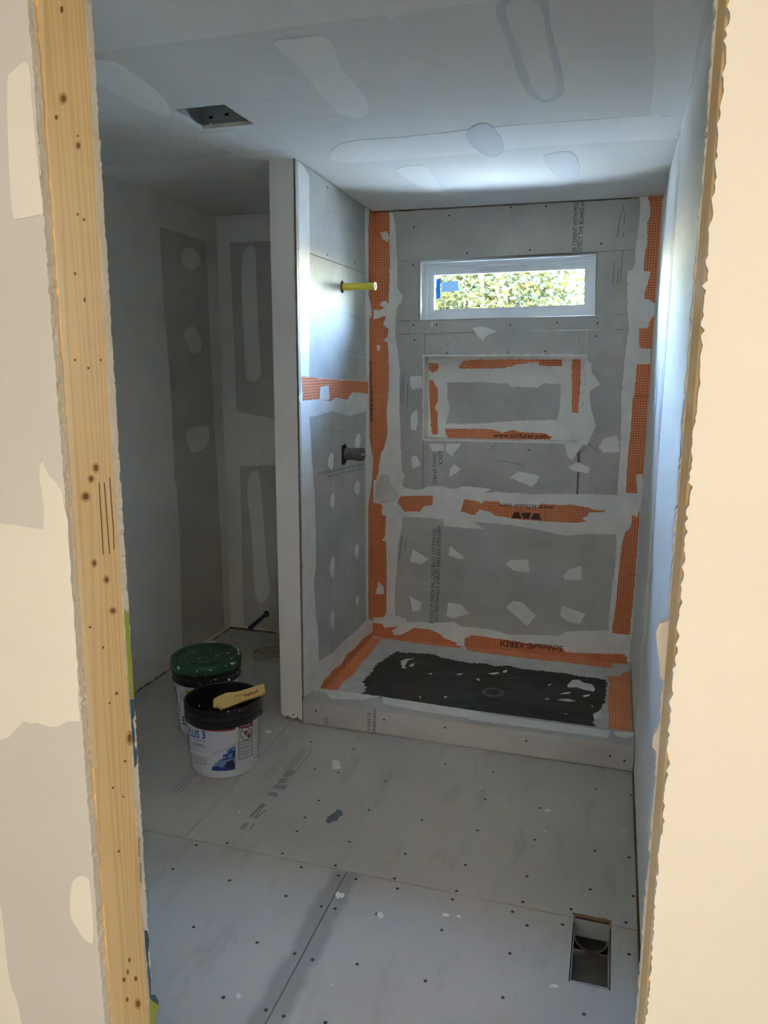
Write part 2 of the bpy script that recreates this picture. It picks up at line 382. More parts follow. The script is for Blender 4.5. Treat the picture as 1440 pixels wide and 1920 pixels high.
def lettering(s, plane, a, b, hpx, h, mat, parent, bold=0, raw=None, name='printed_lettering', **kw):
    """text whose baseline runs from pixel a to pixel b on PLANE; cap height about hpx pixels"""
    A, B = Vector(plane.px(a)), Vector(plane.px(b)); u = B - A
    n2 = Vector((b[1] - a[1], -(b[0] - a[0]))).normalized()             # pixel direction to the left of the baseline (screen y down)
    C = Vector(plane.px((a[0] + n2.x*hpx, a[1] + n2.y*hpx))); v = Vector((-u.y, u.x)).normalized()*abs((C - A).dot(Vector((-u.y, u.x)).normalized()))
    g, f = text_geo(s, bold)
    return mesh(name, [plane.to3(A + u*p[0] + v*p[1], h) for p in g], f, mat, parent, fix=False, kind=kw.pop('kind', None), **kw)
def bars(name, plane, segs, wpx, h, mat, parent):
    """small unreadable print: thin strokes, one object"""
    vs_, fs = [], []
    for a, b in segs:
        a, b = Vector(a), Vector(b); d = (b - a).normalized(); nn = Vector((-d.y, d.x))*wpx/2
        k = len(vs_); vs_ += [plane.to3(plane.px(tuple(q)), h) for q in (a - nn, b - nn, b + nn, a + nn)]; fs.append((k, k + 1, k + 2, k + 3))
    o = mesh(name, vs_, fs, mat, parent, fix=False); o['kind'] = 'stuff'
    return o
_screw = {}
def screw_at(plane, pt, parent, r=.0042, h=.0006, px=True):
    key = (plane, r)
    p = plane.px(pt) if px else pt
    if key not in _screw:
        vs_, fs = [], []; n = 9
        for k, (rr, hh) in enumerate(((r, 0), (r*.8, h), (r*.3, h*.6))):
            vs_ += [plane.u*(rr*math.cos(2*math.pi*i/n)) + plane.v*(rr*math.sin(2*math.pi*i/n)) + plane.n*hh for i in range(n)]
        for k in range(2):
            for i in range(n): a, b = k*n + i, k*n + (i + 1) % n; fs.append((a, b, b + n, a + n))
        fs.append(tuple(range(2*n, 3*n)))
        me = bpy.data.meshes.new('screw'); me.from_pydata([tuple(v) for v in vs_], [], fs); me.materials.append(MATS['screw_metal']); me.update(); _screw[key] = me
    o = link('screw', _screw[key], parent); o.location = plane.to3(p, .0002)
    return o

# ================================================================== SETTING
def line_z(plane, a, b):
    (x0, z0), (x1, z1) = plane.px(a), plane.px(b)
    return lambda x: z0 + (z1 - z0)*(x - x0)/(x1 - x0)
G = .0013
# ------------------------------------------------------------------ floor
floor = root('floor', 'grey cement backer board floor of the unfinished bathroom', 'floor', 'structure')
RX0, RX1, RY0, RY1 = 1.263, 1.371, -2.237, -1.968
slab('subfloor', FLOOR, rect(-L - .17, W + .17, YD, .16), -.03, -.0065, 'subfloor', floor, holes=[rect(RX0 - .003, RX1 + .003, RY0 - .003, RY1 + .003)])
slab('cement_board', FLOOR, rect(-L + .004, -.0585 - G, -1.985 + .0018, -.004), -.0062, 0, 'floor_cement', floor)
slab('cement_board', FLOOR, [(-.0585 + G, -1.985 + .0018), (RX0, -1.985 + .0018), (RX0, RY1), (RX1, RY1), (RX1, -1.985 + .0018), (W - .006, -1.985 + .0018), (W - .006, -1.0), (-.0585 + G, -1.0)], -.0062, 0, 'floor_cement', floor)
slab('cement_board', FLOOR, rect(-L + .004, .5435 - .0016, YD, -1.985 - .0018), -.0062, 0, 'floor_cement', floor)
slab('cement_board', FLOOR, [(.5435 + .0016, YD), (W - .006, YD), (W - .006, -1.985 - .0018), (RX1, -1.985 - .0018), (RX1, RY0), (RX0, RY0), (RX0, -1.985 - .0018), (.5435 + .0016, -1.985 - .0018)], -.0062, 0, 'floor_cement', floor)
for p in fa([(355, 622), (515, 612), (232, 747), (527, 805), (802, 665), (900, 737), (1077, 728), (820, 886), (340, 1047), (670, 1128), (865, 1185), (958, 1217), (495, 1413), (716, 1477), (808, 1510), (993, 390), (1250, 438), (1092, 247), (970, 227), (952, 87), (918, 478), (877, 550), (1150, 605), (1337, 290), (1170, 123), (1003, 940), (1075, 952), (1092, 780), (1183, 798), (1190, 1240), (1025, 1543)]) + \
        fb([(248, 598), (528, 650), (198, 713), (212, 760), (487, 771), (467, 810), (795, 822), (747, 868), (815, 932), (980, 928), (417, 953), (735, 1062), (342, 1190), (702, 1267), (1080, 1345), (815, 703), (1110, 764), (1130, 584), (850, 532), (584, 489), (325, 440), (620, 345), (655, 218), (432, 180), (873, 385), (1134, 296), (1020, 856), (1275, 918), (1290, 1066), (1310, 795), (1290, 615), (115, 878), (1300, 325)]):
    screw_at(FLOOR, p, floor, r=.0052)
def blob(plane, c, w, h, parent, mat='thinset', thick=.0008, seed=0, name='compound_splash', n=9):
    rnd = random.Random(seed); pts = []
    for i in range(n):
        a = 2*math.pi*i/n; k = rnd.uniform(.6, 1.15); pts.append((c[0] + w/2*k*math.cos(a), c[1] + h/2*k*math.sin(a)))
    return patch(name, plane, pts, .0001, thick, mat, parent, step=.004, amp=.0015)
for i, (c, w, h) in enumerate([(p, w/2.4828, h/2.4828) for p, w, h in zip(fb([(435, 883), (497, 890), (940, 1215), (910, 397), (900, 495), (1268, 492), (130, 885), (598, 290)]), (34, 24, 40, 40, 20, 30, 34, 18), (18, 14, 22, 16, 7, 5, 34, 8))] +
                         [(p, w/2.769, h/2.769) for p, w, h in zip(fa([(1080, 205), (1100, 885), (575, 1405), (728, 33), (1055, 1347), (575, 450)]), (55, 60, 24, 44, 12, 20), (60, 38, 34, 22, 12, 14))]):
    blob(FLOOR, c, w, h, floor, 'thinset', seed=i)
# faint factory print on the boards
bars('printed_marks', FLOOR, [((240 + a/2.769, 1360 + b/2.769), (240 + c/2.769, 1360 + d/2.769)) for a, b, c, d in
     [(915, 125, 820, 245), (930, 127, 832, 248), (958, 128, 850, 262), (905, 122, 812, 238), (330, 240, 225, 350), (345, 244, 245, 355), (358, 250, 262, 357)]], 1.6, .0005, 'ink_faint', floor)
bars('printed_marks', FLOOR, [((240 + a/2.769, 1360 + b/2.769), (240 + c/2.769, 1360 + d/2.769)) for a, b, c, d in
     [(700, 405, 628, 478), (706, 408, 640, 476), (713, 412, 655, 480), (716, 440, 660, 485), (610, 505, 582, 540), (622, 508, 598, 538), (655, 510, 632, 545)]], 1.1, .0005, 'ink', floor)
for k, q in enumerate([[(820, 240), (870, 235), (850, 265), (800, 268)], [(790, 275), (835, 275), (815, 300), (775, 302)], [(765, 308), (830, 310), (815, 332), (750, 330)], [(735, 345), (775, 350), (780, 372), (720, 362)]]):
    patch('printed_block', FLOOR, fa(q), .0001, .0004, 'ink_faint', floor, step=.004, amp=.002)

# ------------------------------------------------------------------ ceiling
ceiling = root('ceiling', 'drywall ceiling with pale compound strokes and an open fan hole', 'ceiling', 'structure', (0, 0, H))
FX0, FX1, FY0, FY1 = -.163, .037, -1.70, -1.488
cv = lambda x0, x1, y0, y1: rect(x0, x1, -y1, -y0)
CEILF = Plane((0, 0, H), X_, (0, -1, 0))
fanhole = rag(cv(FX0, FX1, FY0, FY1), .012, .0016, 3)
slab('drywall_panel', CEILF, cv(-L, W, YB, -E), -.0127, 0, 'paper_ceiling', ceiling, side='gypsum', holes=[fanhole])
slab('drywall_panel', CEIL, cv(-.04, W + .004, -E, -.001), -.0127, 0, 'paper_ceiling', ceiling)
slab('drywall_panel', CEIL, cv(-L, -TP + .01, -E, 0), -.0127, 0, 'paper_ceiling', ceiling)
box('roof_deck', -L - .3, W + .3, YD - .02, .35, H + .30, H + .34, 'subfloor', ceiling)
cc = lambda pts, mat='compound_ceiling', **kw: patch('joint_compound', CEIL, pts, .0003, .0016, mat, ceiling, ragged=False, **kw)
slab('joint_compound', CEIL, cv(-L + .001, W - .001, YB + .001, -2.17), .0002, .0013, 'compound_ceiling', ceiling)
cc(rc([(10, 280), (75, 268), (120, 275), (165, 300), (330, 420), (382, 490), (378, 522), (340, 515), (230, 470), (45, 360)]))
cc(rc([(850, 192), (960, 170), (1075, 160), (1120, 200), (1150, 300), (1260, 440), (1272, 500), (1235, 532), (1150, 510), (1085, 450), (960, 300)]))
cc(rc([(500, 610), (560, 596), (640, 591), (680, 620), (750, 685), (690, 692), (600, 660)]))
cc(rc([(60, 760), (200, 748), (400, 730), (650, 692), (800, 680), (900, 678), (955, 700), (945, 718), (830, 728), (720, 775), (610, 800), (575, 826), (520, 795), (260, 830), (50, 850)]))
cc(rd([(-40, 568), (250, 538), (600, 500), (900, 478), (1190, 458), (1290, 470), (1308, 500), (1296, 545), (1100, 556), (700, 582), (300, 622), (-60, 640)]))
cc(rd([(180, 668), (260, 652), (300, 660), (330, 700), (360, 745), (320, 750), (240, 715)]), 'compound_ceiling')
cc(rd([(760, 622), (800, 604), (870, 600), (900, 640), (902, 690), (860, 705), (800, 680)]), 'compound_damp')
cc(rd([(1200, 20), (1250, -120), (1420, -120), (1380, 120), (1315, 470), (1250, 452), (1190, 452), (1205, 250)]))
patch('joint_compound', CEIL, rd([(570, 22), (660, 0), (765, -12), (790, 120), (825, 240), (842, 320), (840, 372), (800, 396), (760, 405), (700, 372), (668, 320), (620, 180)]), .0003, .0012, 'compound_damp', ceiling, ragged=False)
patch('joint_compound', CEIL, rd([(610, 30), (740, 10), (775, 160), (812, 320), (805, 370), (765, 395), (720, 350), (690, 260)]), .0013, .002, 'paper_ceiling', ceiling, ragged=False)
patch('joint_compound', CEIL, rd([(455, 540), (480, 500), (530, 488), (565, 510), (600, 560), (600, 600), (560, 620), (525, 610), (480, 580)]), .0017, .0026, 'compound_damp', ceiling, ragged=False)
cc(rc([(1200, 25), (1330, 10), (1420, -20), (1440, 40), (1380, 80), (1330, 60)]))
bars('pencil_line', CEIL, [(rc([(620, 468)])[0], rc([(575, 430)])[0]), (rc([(762, 562)])[0], rc([(905, 655)])[0]), (rc([(905, 655)])[0], rc([(958, 715)])[0]), (rc([(640, 468)])[0], rc([(1040, 425)])[0]), (rc([(760, 556)])[0], rc([(1150, 515)])[0]), (rc([(650, 248)])[0], rc([(860, 222)])[0])], .6, .0004, 'pencil_pale', ceiling)

# ------------------------------------------------------------------ back wall
wall_back = root('wall_back', 'grey cement board back wall with orange waterproofing tape and pale patches', 'wall', 'structure')
s1, s2, s3 = line_z(BACK, (745, 490), (1160, 470)), line_z(BACK, (745, 602), (1119, 591)), line_z(BACK, (741, 627), (1178, 617))
WQ = [BACK.px(p) for p in ((787, 600.5), (1115.5, 590), (1118, 476.5), (788, 492))]          # window opening: bottom left, bottom right, top right, top left
NQ = [(.293, 1.226), (1.118, 1.234), (1.13, 1.673), (.291, 1.672)]
ZM = BACK.px((900, 950))[1]; zt = H - .016 - .006
xl = lambda z: .2905; xr0, xr1 = BACK.px((1101, 620))[0], BACK.px((1083, 925))[0]
nb = lambda poly, parent=wall_back: slab('cement_board', BACK, poly, -.0125, 0, 'cement', parent)
nb([(0, s1(0) + G), (W, s1(W) + G), (W, zt), (0, zt)])
nb([(0, s2(0) + G), (WQ[0][0] - .004, s2(WQ[0][0]) + G), (WQ[3][0] - .004, s1(WQ[3][0]) - G), (0, s1(0) - G)])
nb([(WQ[1][0] + .004, s2(WQ[1][0]) + G), (W, s2(W) + G), (W, s1(W) - G), (WQ[2][0] + .004, s1(WQ[2][0]) - G)])
nb([(0, s3(0) + G), (W, s3(W) + G), (W, s2(W) - G), (0, s2(0) - G)])
nb([(.2905 + G, NQ[3][1] + .002), (xr0 - G, NQ[2][1] + .002), (xr0 - G, s3(xr0) - G), (.2905 + G, s3(.29) - G)])
nb([(0, ZM), (.2905 - G, ZM), (.2905 - G, s3(.29) - G), (0, s3(0) - G)])
nb([(xr1 + G, ZM), (W, ZM), (W, s3(W) - G), (xr0 + G, s3(xr0) - G)])
nb([(.2905 + G, ZM), (xr1 - G, ZM), (NQ[1][0], NQ[1][1] - .001), (.2905 + G, NQ[0][1] - .001)])
nb([(0, .01), (W, .01), (W, ZM - G), (0, ZM - G)])
# exterior skin with the window cut out of it, and the other half of the wall behind the toilet corner
wx0, wx1, wz0, wz1 = min(WQ[0][0], WQ[3][0]) - .026, max(WQ[1][0], WQ[2][0]) + .026, min(WQ[0][1], WQ[1][1]) - .026, max(WQ[2][1], WQ[3][1]) + .026
slab('sheathing', BACK, rect(-L - .3, W + .3, -.6, H + .34), -.128, -.108, 'siding', wall_back, holes=[rect(wx0, wx1, wz0, wz1)])
for x in (.14, 1.27): slab('wall_stud', BACK, rect(x, x + .038, .02, H), -.107, -.013, 'subfloor', wall_back)
slab('drywall_panel', BACK, rect(-L, -TP + .002, 0.012, H + .008), -.0127, 0, 'compound', wall_back)
slab('bottom_plate', BACK, rect(-L, -TP, 0, .04), -.05, -.0128, 'sill_wood', wall_back)
dp = lambda pts: patch('bare_drywall', BACK, pts, .0002, .0009, 'paper', wall_back, ragged=False)
def quadpatch(name, plane, q, h0, h1, mat, parent): return slab(name, plane, rag([plane.px(p) for p in q], .03, .002, len(q)), h0, h1, mat, parent)
quadpatch('bare_drywall', BACK, [(431, 455), (530, 451), (530, 788), (444, 771)], .0002, .0008, 'paper', wall_back)
quadpatch('bare_drywall', BACK, [(450, 874), (535, 872), (535, 1192), (500, 1180), (457, 1172)], .0002, .0008, 'paper', wall_back)
dcp = lambda pts: patch('joint_compound', BACK, pts, .0009, .0015, 'compound', wall_back, ragged=False)
dcp([(456, 480), (464, 464), (474, 462), (480, 480), (482, 560), (487, 650), (489, 700), (480, 714), (467, 713), (461, 700), (457, 620), (453, 540)])
dcp([(465, 900), (476, 884), (486, 890), (493, 960), (500, 1060), (506, 1108), (496, 1128), (484, 1126), (477, 1100), (472, 1000), (465, 940)])
for p in ((445, 553), (450, 690), (509, 551), (510, 690), (505, 952), (506, 1012), (452, 1178)): screw_at(BACK, p, wall_back, r=.004)

# pale thinset bands on the shower half
th = lambda pts, h=.0014, nm='thinset_band', pl=BACK, par=wall_back, **kw: patch(nm, pl, pts, .0002, h, 'thinset', par, **kw)
th([(700, 399)] + [(736, 398), (742, 422), (743, 465), (745, 490), (745, 530), (746, 540), (756, 557), (752, 567), (744, 577), (742, 602), (741, 627), (745, 655), (750, 690), (749, 715), (749, 765), (751, 812), (752, 855), (754, 880), (759, 895), (754, 910)] + [(754, 985), (747, 1017), (746, 1042), (744, 1067), (741, 1092), (740, 1130), (741, 1155), (741, 1190), (701, 1190)], .0014)
th([(702, 925), (754, 910), (760, 915), (780, 919), (792, 917), (800, 912), (827, 911), (840, 916), (860, 916), (862, 912), (880, 912), (907, 915), (921, 917), (907, 925), (930, 922), (975, 925), (1005, 927), (1040, 926), (1080, 926), (1155, 928), (1204, 928), (1199, 1002), (1155, 1002), (1105, 1001), (1087, 1002), (1065, 1005), (1040, 1000), (1005, 992), (962, 985), (917, 980), (887, 979), (910, 992), (880, 991), (832, 986), (831, 974), (805, 971), (765, 969), (755, 969), (750, 977), (702, 975)], .0017)
th([(1157, 930), (1160, 880), (1163, 850), (1165, 777), (1165, 740), (1169, 702), (1171, 675), (1176, 640), (1179, 620), (1177, 590), (1176, 555), (1177, 507), (1186, 506), (1191, 490), (1192, 465), (1195, 440), (1199, 415), (1200, 385), (1200, 367), (1246, 365), (1218, 770), (1205, 930)], .0015)
th([(1156, 1000), (1156, 1020), (1154, 1055), (1151, 1080), (1146, 1117), (1142, 1155), (1141, 1190), (1184, 1200), (1200, 1000)], .0015)
th([(741, 1155), (760, 1160), (762, 1166), (790, 1166), (810, 1169), (852, 1166), (865, 1175), (895, 1177), (927, 1182), (955, 1190), (992, 1190), (1030, 1192), (1050, 1192), (1060, 1185), (1095, 1182), (1141, 1182), (1184, 1190), (1181, 1241), (702, 1197), (702, 1155)], .0018)
bl = lambda pts: patch('thinset_patch', BACK, pts, .0002, .0016, 'thinset', wall_back, step=.006, amp=.002)
for q in ([(918, 1465), (1005, 1460), (1008, 1550), (940, 1558), (915, 1530)], [(930, 1740), (970, 1710), (975, 1800), (960, 1870), (925, 1860), (918, 1790)]): bl(r1(q))
bl([(886, 615), (905, 612), (925, 618), (932, 622), (915, 628), (905, 638), (897, 632)])
bl(r2([(795, 1330), (835, 1370), (835, 1430), (900, 1520), (820, 1580), (830, 1700), (870, 1830), (830, 1880), (800, 1925), (748, 1925), (770, 1700), (788, 1500)]))
bl(r4([(855, 20), (925, 20), (945, 80), (915, 150), (880, 220), (850, 215), (830, 250), (770, 330), (740, 310), (715, 212), (800, 205)]))
for q in ([(970, 230), (1010, 170), (1110, 140), (1130, 270), (1000, 275)], [(740, 380), (810, 345), (910, 390), (890, 430), (780, 410)], [(305, 465), (370, 415), (525, 445), (510, 490), (465, 530), (340, 475)],
          [(270, 1110), (310, 1080), (440, 1075), (450, 1170), (330, 1160)], [(700, 1200), (745, 1150), (840, 1125), (843, 1230), (720, 1228)], [(280, 1430), (330, 1385), (400, 1400), (500, 1495), (435, 1575), (300, 1460)],
          [(680, 1480), (700, 1425), (870, 1485), (830, 1560), (740, 1540), (685, 1500)]): bl(r4(q))
for q in ([(925, 310), (960, 295), (1000, 365), (935, 400)], [(1055, 205), (1170, 215), (1175, 260), (1080, 260)], [(1180, 240), (1190, 205), (1300, 210), (1260, 260), (1230, 305), (1190, 270)], [(1250, 360), (1300, 400), (1260, 430), (1210, 455), (1215, 400)],
          [(935, 1000), (1055, 1070), (1000, 1110), (915, 1090)], [(1215, 980), (1320, 1050), (1310, 1080), (1205, 1045)], [(915, 1350), (1000, 1400), (990, 1460), (930, 1465)], [(1200, 1400), (1290, 1410), (1360, 1480), (1240, 1518), (1190, 1500)]): bl(r3(q))
# orange membrane showing through the thinset
mb = lambda pts, pl=BACK, mat='membrane_xz', par=wall_back, h=.0021: patch('membrane_band', pl, pts, .0003, h, mat, par, step=.006, amp=.002)
mb([(698, 398), (730, 398), (730, 460), (731, 495), (730, 535), (729, 550), (729, 567), (724, 575), (712, 581), (698, 581)])
mb([(698, 600), (715, 595), (725, 592), (719, 605), (720, 610), (729, 617), (727, 631), (719, 639), (726, 640), (729, 665), (729, 730), (725, 770), (727, 810), (722, 835), (715, 850), (712, 865), (710, 885), (706, 900), (698, 900)])
mb([(697, 942), (715, 945), (718, 950), (715, 955), (716, 965), (724, 967), (722, 1005), (717, 1012), (724, 1016), (725, 1055), (725, 1112), (725, 1145), (720, 1157), (697, 1157)])
mb([(1214, 368), (1220, 390), (1219, 405), (1214, 417), (1214, 445), (1209, 480), (1207, 507), (1220, 510), (1215, 530), (1211, 540), (1208, 560), (1218, 562), (1231, 572), (1245, 366)])
mb([(1231, 585), (1218, 602), (1215, 615), (1199, 616), (1199, 652), (1221, 655), (1220, 682), (1194, 684), (1190, 730), (1186, 752), (1182, 815), (1177, 855), (1175, 880), (1174, 924), (1195, 925), (1192, 890), (1204, 888), (1207, 915), (1217, 770), (1228, 615)])
mb([(1184, 965), (1185, 977), (1180, 992), (1171, 1000), (1165, 1025), (1160, 1075), (1155, 1130), (1149, 1170), (1148, 1187), (1181, 1190), (1191, 1080), (1200, 955), (1194, 970)])
mb([(745, 942), (752, 930), (812, 929), (811, 947), (795, 949), (787, 959), (757, 959), (752, 950)], h=.0023)
mb([(871, 936), (886, 938), (898, 941), (901, 945), (908, 939), (935, 940), (939, 946), (995, 952), (1010, 950), (1015, 944), (1055, 947), (1070, 946), (1095, 950), (1120, 957), (1135, 956), (1132, 960), (1105, 961), (1102, 966), (1092, 972), (1100, 978), (1080, 980), (1030, 978), (975, 974), (930, 967), (917, 959), (900, 955), (890, 966), (864, 959)], h=.0023)
mb([(697, 1167), (717, 1170), (720, 1177), (747, 1175), (735, 1182), (740, 1191), (755, 1189), (777, 1177), (805, 1180), (822, 1187), (835, 1197), (856, 1205), (855, 1224), (697, 1208)], h=.0025)
mb([(869, 1224), (872, 1197), (885, 1191), (900, 1192), (940, 1198), (980, 1205), (1005, 1207), (1055, 1215), (1060, 1222), (1110, 1225), (1167, 1226), (1176, 1232), (1174, 1256)], h=.0025)
patch('thinset_patch', BACK, r3([(680, 1240), (715, 1280), (722, 1335), (657, 1335)]), .0021, .003, 'thinset', wall_back, step=.006)
patch('thinset_patch', BACK, r1([(690, 385), (740, 375), (755, 400), (755, 455), (715, 440)]), .0021, .0028, 'thinset', wall_back, step=.006)
patch('thinset_patch', BACK, r1([(700, 905), (735, 895), (750, 920), (730, 940), (690, 935)]), .0021, .0028, 'thinset', wall_back, step=.006)
patch('thinset_patch', BACK, r1([(665, 1225), (690, 1230), (690, 1260), (675, 1275)]), .0021, .0028, 'thinset', wall_back, step=.006)
patch('thinset_patch', BACK, r3([(690, 440), (760, 440), (765, 500), (840, 595), (800, 640), (740, 655), (690, 655), (645, 620), (660, 500)]), .0021, .0032, 'pan_mortar', wall_back, step=.006)
for p in r1([(945, 345), (1210, 257), (1342, 540), (938, 627), (942, 1078), (1115, 1075), (948, 1190), (1190, 1288)]) + r2([(230, 195), (495, 188), (373, 515), (908, 467), (227, 1078), (580, 1060), (882, 1065), (868, 1160), (213, 1282), (488, 1275)]) + r4([(447, 253), (880, 62)]):
    screw_at(BACK, p, wall_back, r=.0048)
# lettering
lt = lambda s, a, b, h, pl=BACK, off=.0026, mat='ink_brown', par=wall_back, **kw: lettering(s, pl, a, b, h, off, mat, par, **kw)
lt('www.schluter.com', (1039, 948), (937, 943.5), 9.5, bold=.012)
for q in ([(315, 768), (335, 720), (375, 720), (390, 768)], [(390, 725), (465, 725), (450, 770), (405, 770)], [(460, 775), (480, 730), (525, 730), (538, 778)]):
    slab('printed_emblem', BACK, [BACK.px(p) for p in r4(q)], .0023, .0026, 'ink_brown', wall_back)
lt('Schluter®-KERDI', (1055, 1211), (939, 1200), 12, off=.0029, bold=.012)
lt('UPC® ANSI', (1191, 745), (1222, 744.5), 4.5)
lt('ANSI', (1195, 1077), (1178, 1076), 4)
ik = dict(off=.0006, mat='ink')
lt('HARDIEBACKER FIBER CEMENT WITH MOLDBLOCK', (820, 987), (814.5, 1166), 8, **ik)
lt('TECHNOLOGY TO PROTECT THE BOARD #1 CHOICE', (811, 990), (805.5, 1168), 8, **ik)
lt('BLOCK', (822, 842), (822.5, 872), 8, **ik); lt('CHOICE OF PROS', (812, 848), (811, 908), 7.5, **ik)
lt('ER CEMENT WITH MOL', (1081, 472), (1084.5, 378), 8.5, **ik); lt('OTECT THE BOARD #1', (1091, 472), (1096, 378), 8.5, **ik)
bars('printed_marks', BACK, [((a, b), (c, d)) for a, b, c, d in [(754, 703, 751, 755), (758, 703, 755, 760), (765, 715, 763, 765), (754, 1005, 748, 1050), (762, 1010, 760, 1032)]], .9, .0006, 'ink_grey', wall_back)
bars('printed_marks', BACK, [((a, b), (c, d)) for a, b, c, d in [(1168, 470, 1163, 530), (1160, 500, 1157, 533), (1152, 490, 1149, 533), (1169, 385, 1168, 395), (1171, 400, 1170, 421), (1164, 398, 1157, 444), (1169, 437, 1168, 446)]], 1.1, .0006, 'ink_grey', wall_back)
bars('pencil_line', BACK, [((1103, 832), (1121, 847)), ((1100, 840), (1080, 854)), ((922, 838), (932, 833)), ((922, 839), (929, 842)), ((932, 862), (985, 874)), ((1086, 632), (1086, 640)), ((836, 642), (840, 650)), ((844, 640), (842, 648))], .8, .0006, 'ink_grey', wall_back)
blob(BACK, (810, 608), 3, 15, wall_back, seed=5)

# niche: a box let into the wall
niche = mesh('niche', [(x, y, z) for y in (0, .095) for x, z in NQ] + [(x + sx*.012, .107, z + sz*.012) for (x, z), (sx, sz) in zip(NQ, ((-1, -1), (1, -1), (1, 1), (-1, 1)))] + [(x + sx*.012, .0126, z + sz*.012) for (x, z), (sx, sz) in zip(NQ, ((-1, -1), (1, -1), (1, 1), (-1, 1)))],
             [(4, 5, 6, 7), (0, 1, 5, 4), (1, 2, 6, 5), (2, 3, 7, 6), (3, 0, 4, 7), (8, 11, 10, 9), (12, 8, 9, 13), (13, 9, 10, 14), (14, 10, 11, 15), (15, 11, 8, 12), (0, 12, 13, 1), (1, 13, 14, 2), (2, 14, 15, 3), (3, 15, 12, 0)], 'thinset', wall_back, label='recessed shampoo niche lined with thinset and orange tape')
npatch = lambda nm, pts, mat, h0=.0002, h1=.001: patch(nm, NICHE, pts, h0, h1, mat, niche, step=.006, amp=.0025)
npatch('bare_board', [(839, 717), (898, 717)] + r2([(40, 1508), (200, 1515), (240, 1545), (300, 1540), (430, 1550), (480, 1515), (605, 1520), (600, 1690), (580, 1790), (380, 1790), (0, 1815)]) + r1([(1330, 1820), (1180, 1815), (1215, 1700), (1195, 1620)]), 'cement')
npatch('membrane_band', r1([(1280, 1385), (1315, 1345)]) + r2([(0, 1335), (620, 1337), (615, 1385), (450, 1385), (440, 1355), (300, 1370), (180, 1400), (0, 1405)]) + r1([(1290, 1405)]), 'membrane_xz')
npatch('membrane_band', r1([(1055, 1362), (1130, 1365), (1130, 1410), (1085, 1435), (1060, 1420)]), 'membrane_xz')
npatch('membrane_band', r1([(1060, 1490), (1085, 1492), (1125, 1560), (1125, 1650), (1100, 1700), (1125, 1740), (1125, 1895), (1080, 1900), (1064, 1700)]), 'membrane_xz')
npatch('membrane_band', r2([(690, 1335), (752, 1335), (755, 1500), (735, 1740), (690, 1730)]), 'membrane_xz')
npatch('membrane_band', r3([(1175, 95), (1330, 95)]) + r4([(20, 95), (170, 100), (240, 125), (320, 105), (400, 120), (560, 130), (625, 160), (590, 176), (0, 176)]) + r3([(1195, 165)]), 'membrane_xz', h1=.0012)
lettering('www.schluter.com', NICHE, (925, 820), (1027, 822), 9.5, .0016, 'ink', niche, bold=.012)
# thinset lip smeared round the niche mouth
def ring(name, quad, w0, w1, h0, h1, mat, parent, plane=BACK, seed=1, amp=.002, step=.01):
    c = Vector((sum(q[0] for q in quad)/4, sum(q[1] for q in quad)/4))
    off = lambda q, d: (q[0] + (d if q[0] > c.x else -d), q[1] + (d if q[1] > c.y else -d))
    return slab(name, plane, rag([off(q, w1) for q in quad], step, amp, seed), h0, h1, mat, parent, holes=[[off(q, w0) for q in quad]])
ring('thinset_lip', NQ, -.001, .008, .0002, .0025, 'thinset', wall_back, amp=.003)

# ------------------------------------------------------------------ window
window = root('window_1', 'narrow white vinyl window above the shower niche with stickers on its glass', 'window', 'structure', (.71, 0, 1.87))
def wq(s, t, y):
    a = Vector(WQ[0]).lerp(Vector(WQ[1]), s); b = Vector(WQ[3]).lerp(Vector(WQ[2]), s); q = a.lerp(b, t); return (q.x, y, q.y)
WW, WH = .903, .292
def frame_ring(name, m0, m1, y0, y1, mat, parent=window):
    """rectangular ring m0..m1 metres inside the opening; inner lip at depth y1, outer at y0"""
    rings = []
    for m, y in ((m0, y0), (m1, y0), (m1, y1), (m0, y1)):
        a, b = m/WW, m/WH; rings.append([wq(a, b, y), wq(1 - a, b, y), wq(1 - a, 1 - b, y), wq(a, 1 - b, y)])
    vs_ = [p for r in rings for p in r]; fs = []
    for k in range(4):
        for i in range(4): a, b = k*4 + i, k*4 + (i + 1) % 4; c, d = ((k + 1) % 4)*4 + (i + 1) % 4, ((k + 1) % 4)*4 + i; fs.append((a, b, c, d))
    return mesh(name, vs_, fs, mat, parent)
frame_ring('drywall_return', -.0005, .0045, -.003, .107, 'foam_white')
frame_ring('frame', .0043, .0152, .030, .112, 'vinyl'); frame_ring('frame', .0150, .0303, .048, .112, 'vinyl')
frame_ring('sash', .0301, .0403, .064, .110, 'vinyl'); frame_ring('sash', .0401, .0503, .078, .110, 'vinyl'); frame_ring('glazing_bead', .0501, .058, .088, .104, 'vinyl')
frame_ring('nail_fin', -.03, .016, .1125, .1275, 'vinyl')
gp = .056
g0, g1, g2, g3 = wq(gp/WW, gp/WH, .094), wq(1 - gp/WW, gp/WH, .094), wq(1 - gp/WW, 1 - gp/WH, .094), wq(gp/WW, 1 - gp/WH, .094)
pane = mesh('pane', [g0, g1, g2, g3] + [(p[0], .098, p[2]) for p in (g0, g1, g2, g3)], [(0, 1, 2, 3), (7, 6, 5, 4), (0, 4, 5, 1), (1, 5, 6, 2), (2, 6, 7, 3), (3, 7, 4, 0)], 'glass', window)
GLASS = Plane((0, .0935, 0), X_, Z_)
zw = zoomer(760, 440, 3.6)
st = slab('sticker', GLASS, [GLASS.px(p) for p in zw([(209, 432), (236, 430), (236, 298), (210, 300)])], .0001, .0005, 'sticker_blue', window, label='blue sticker on the glass')
lettering('Temp Glass', GLASS, zw([(232, 425)])[0], zw([(230, 310)])[0], 3.6, .0007, 'label_navy', st)
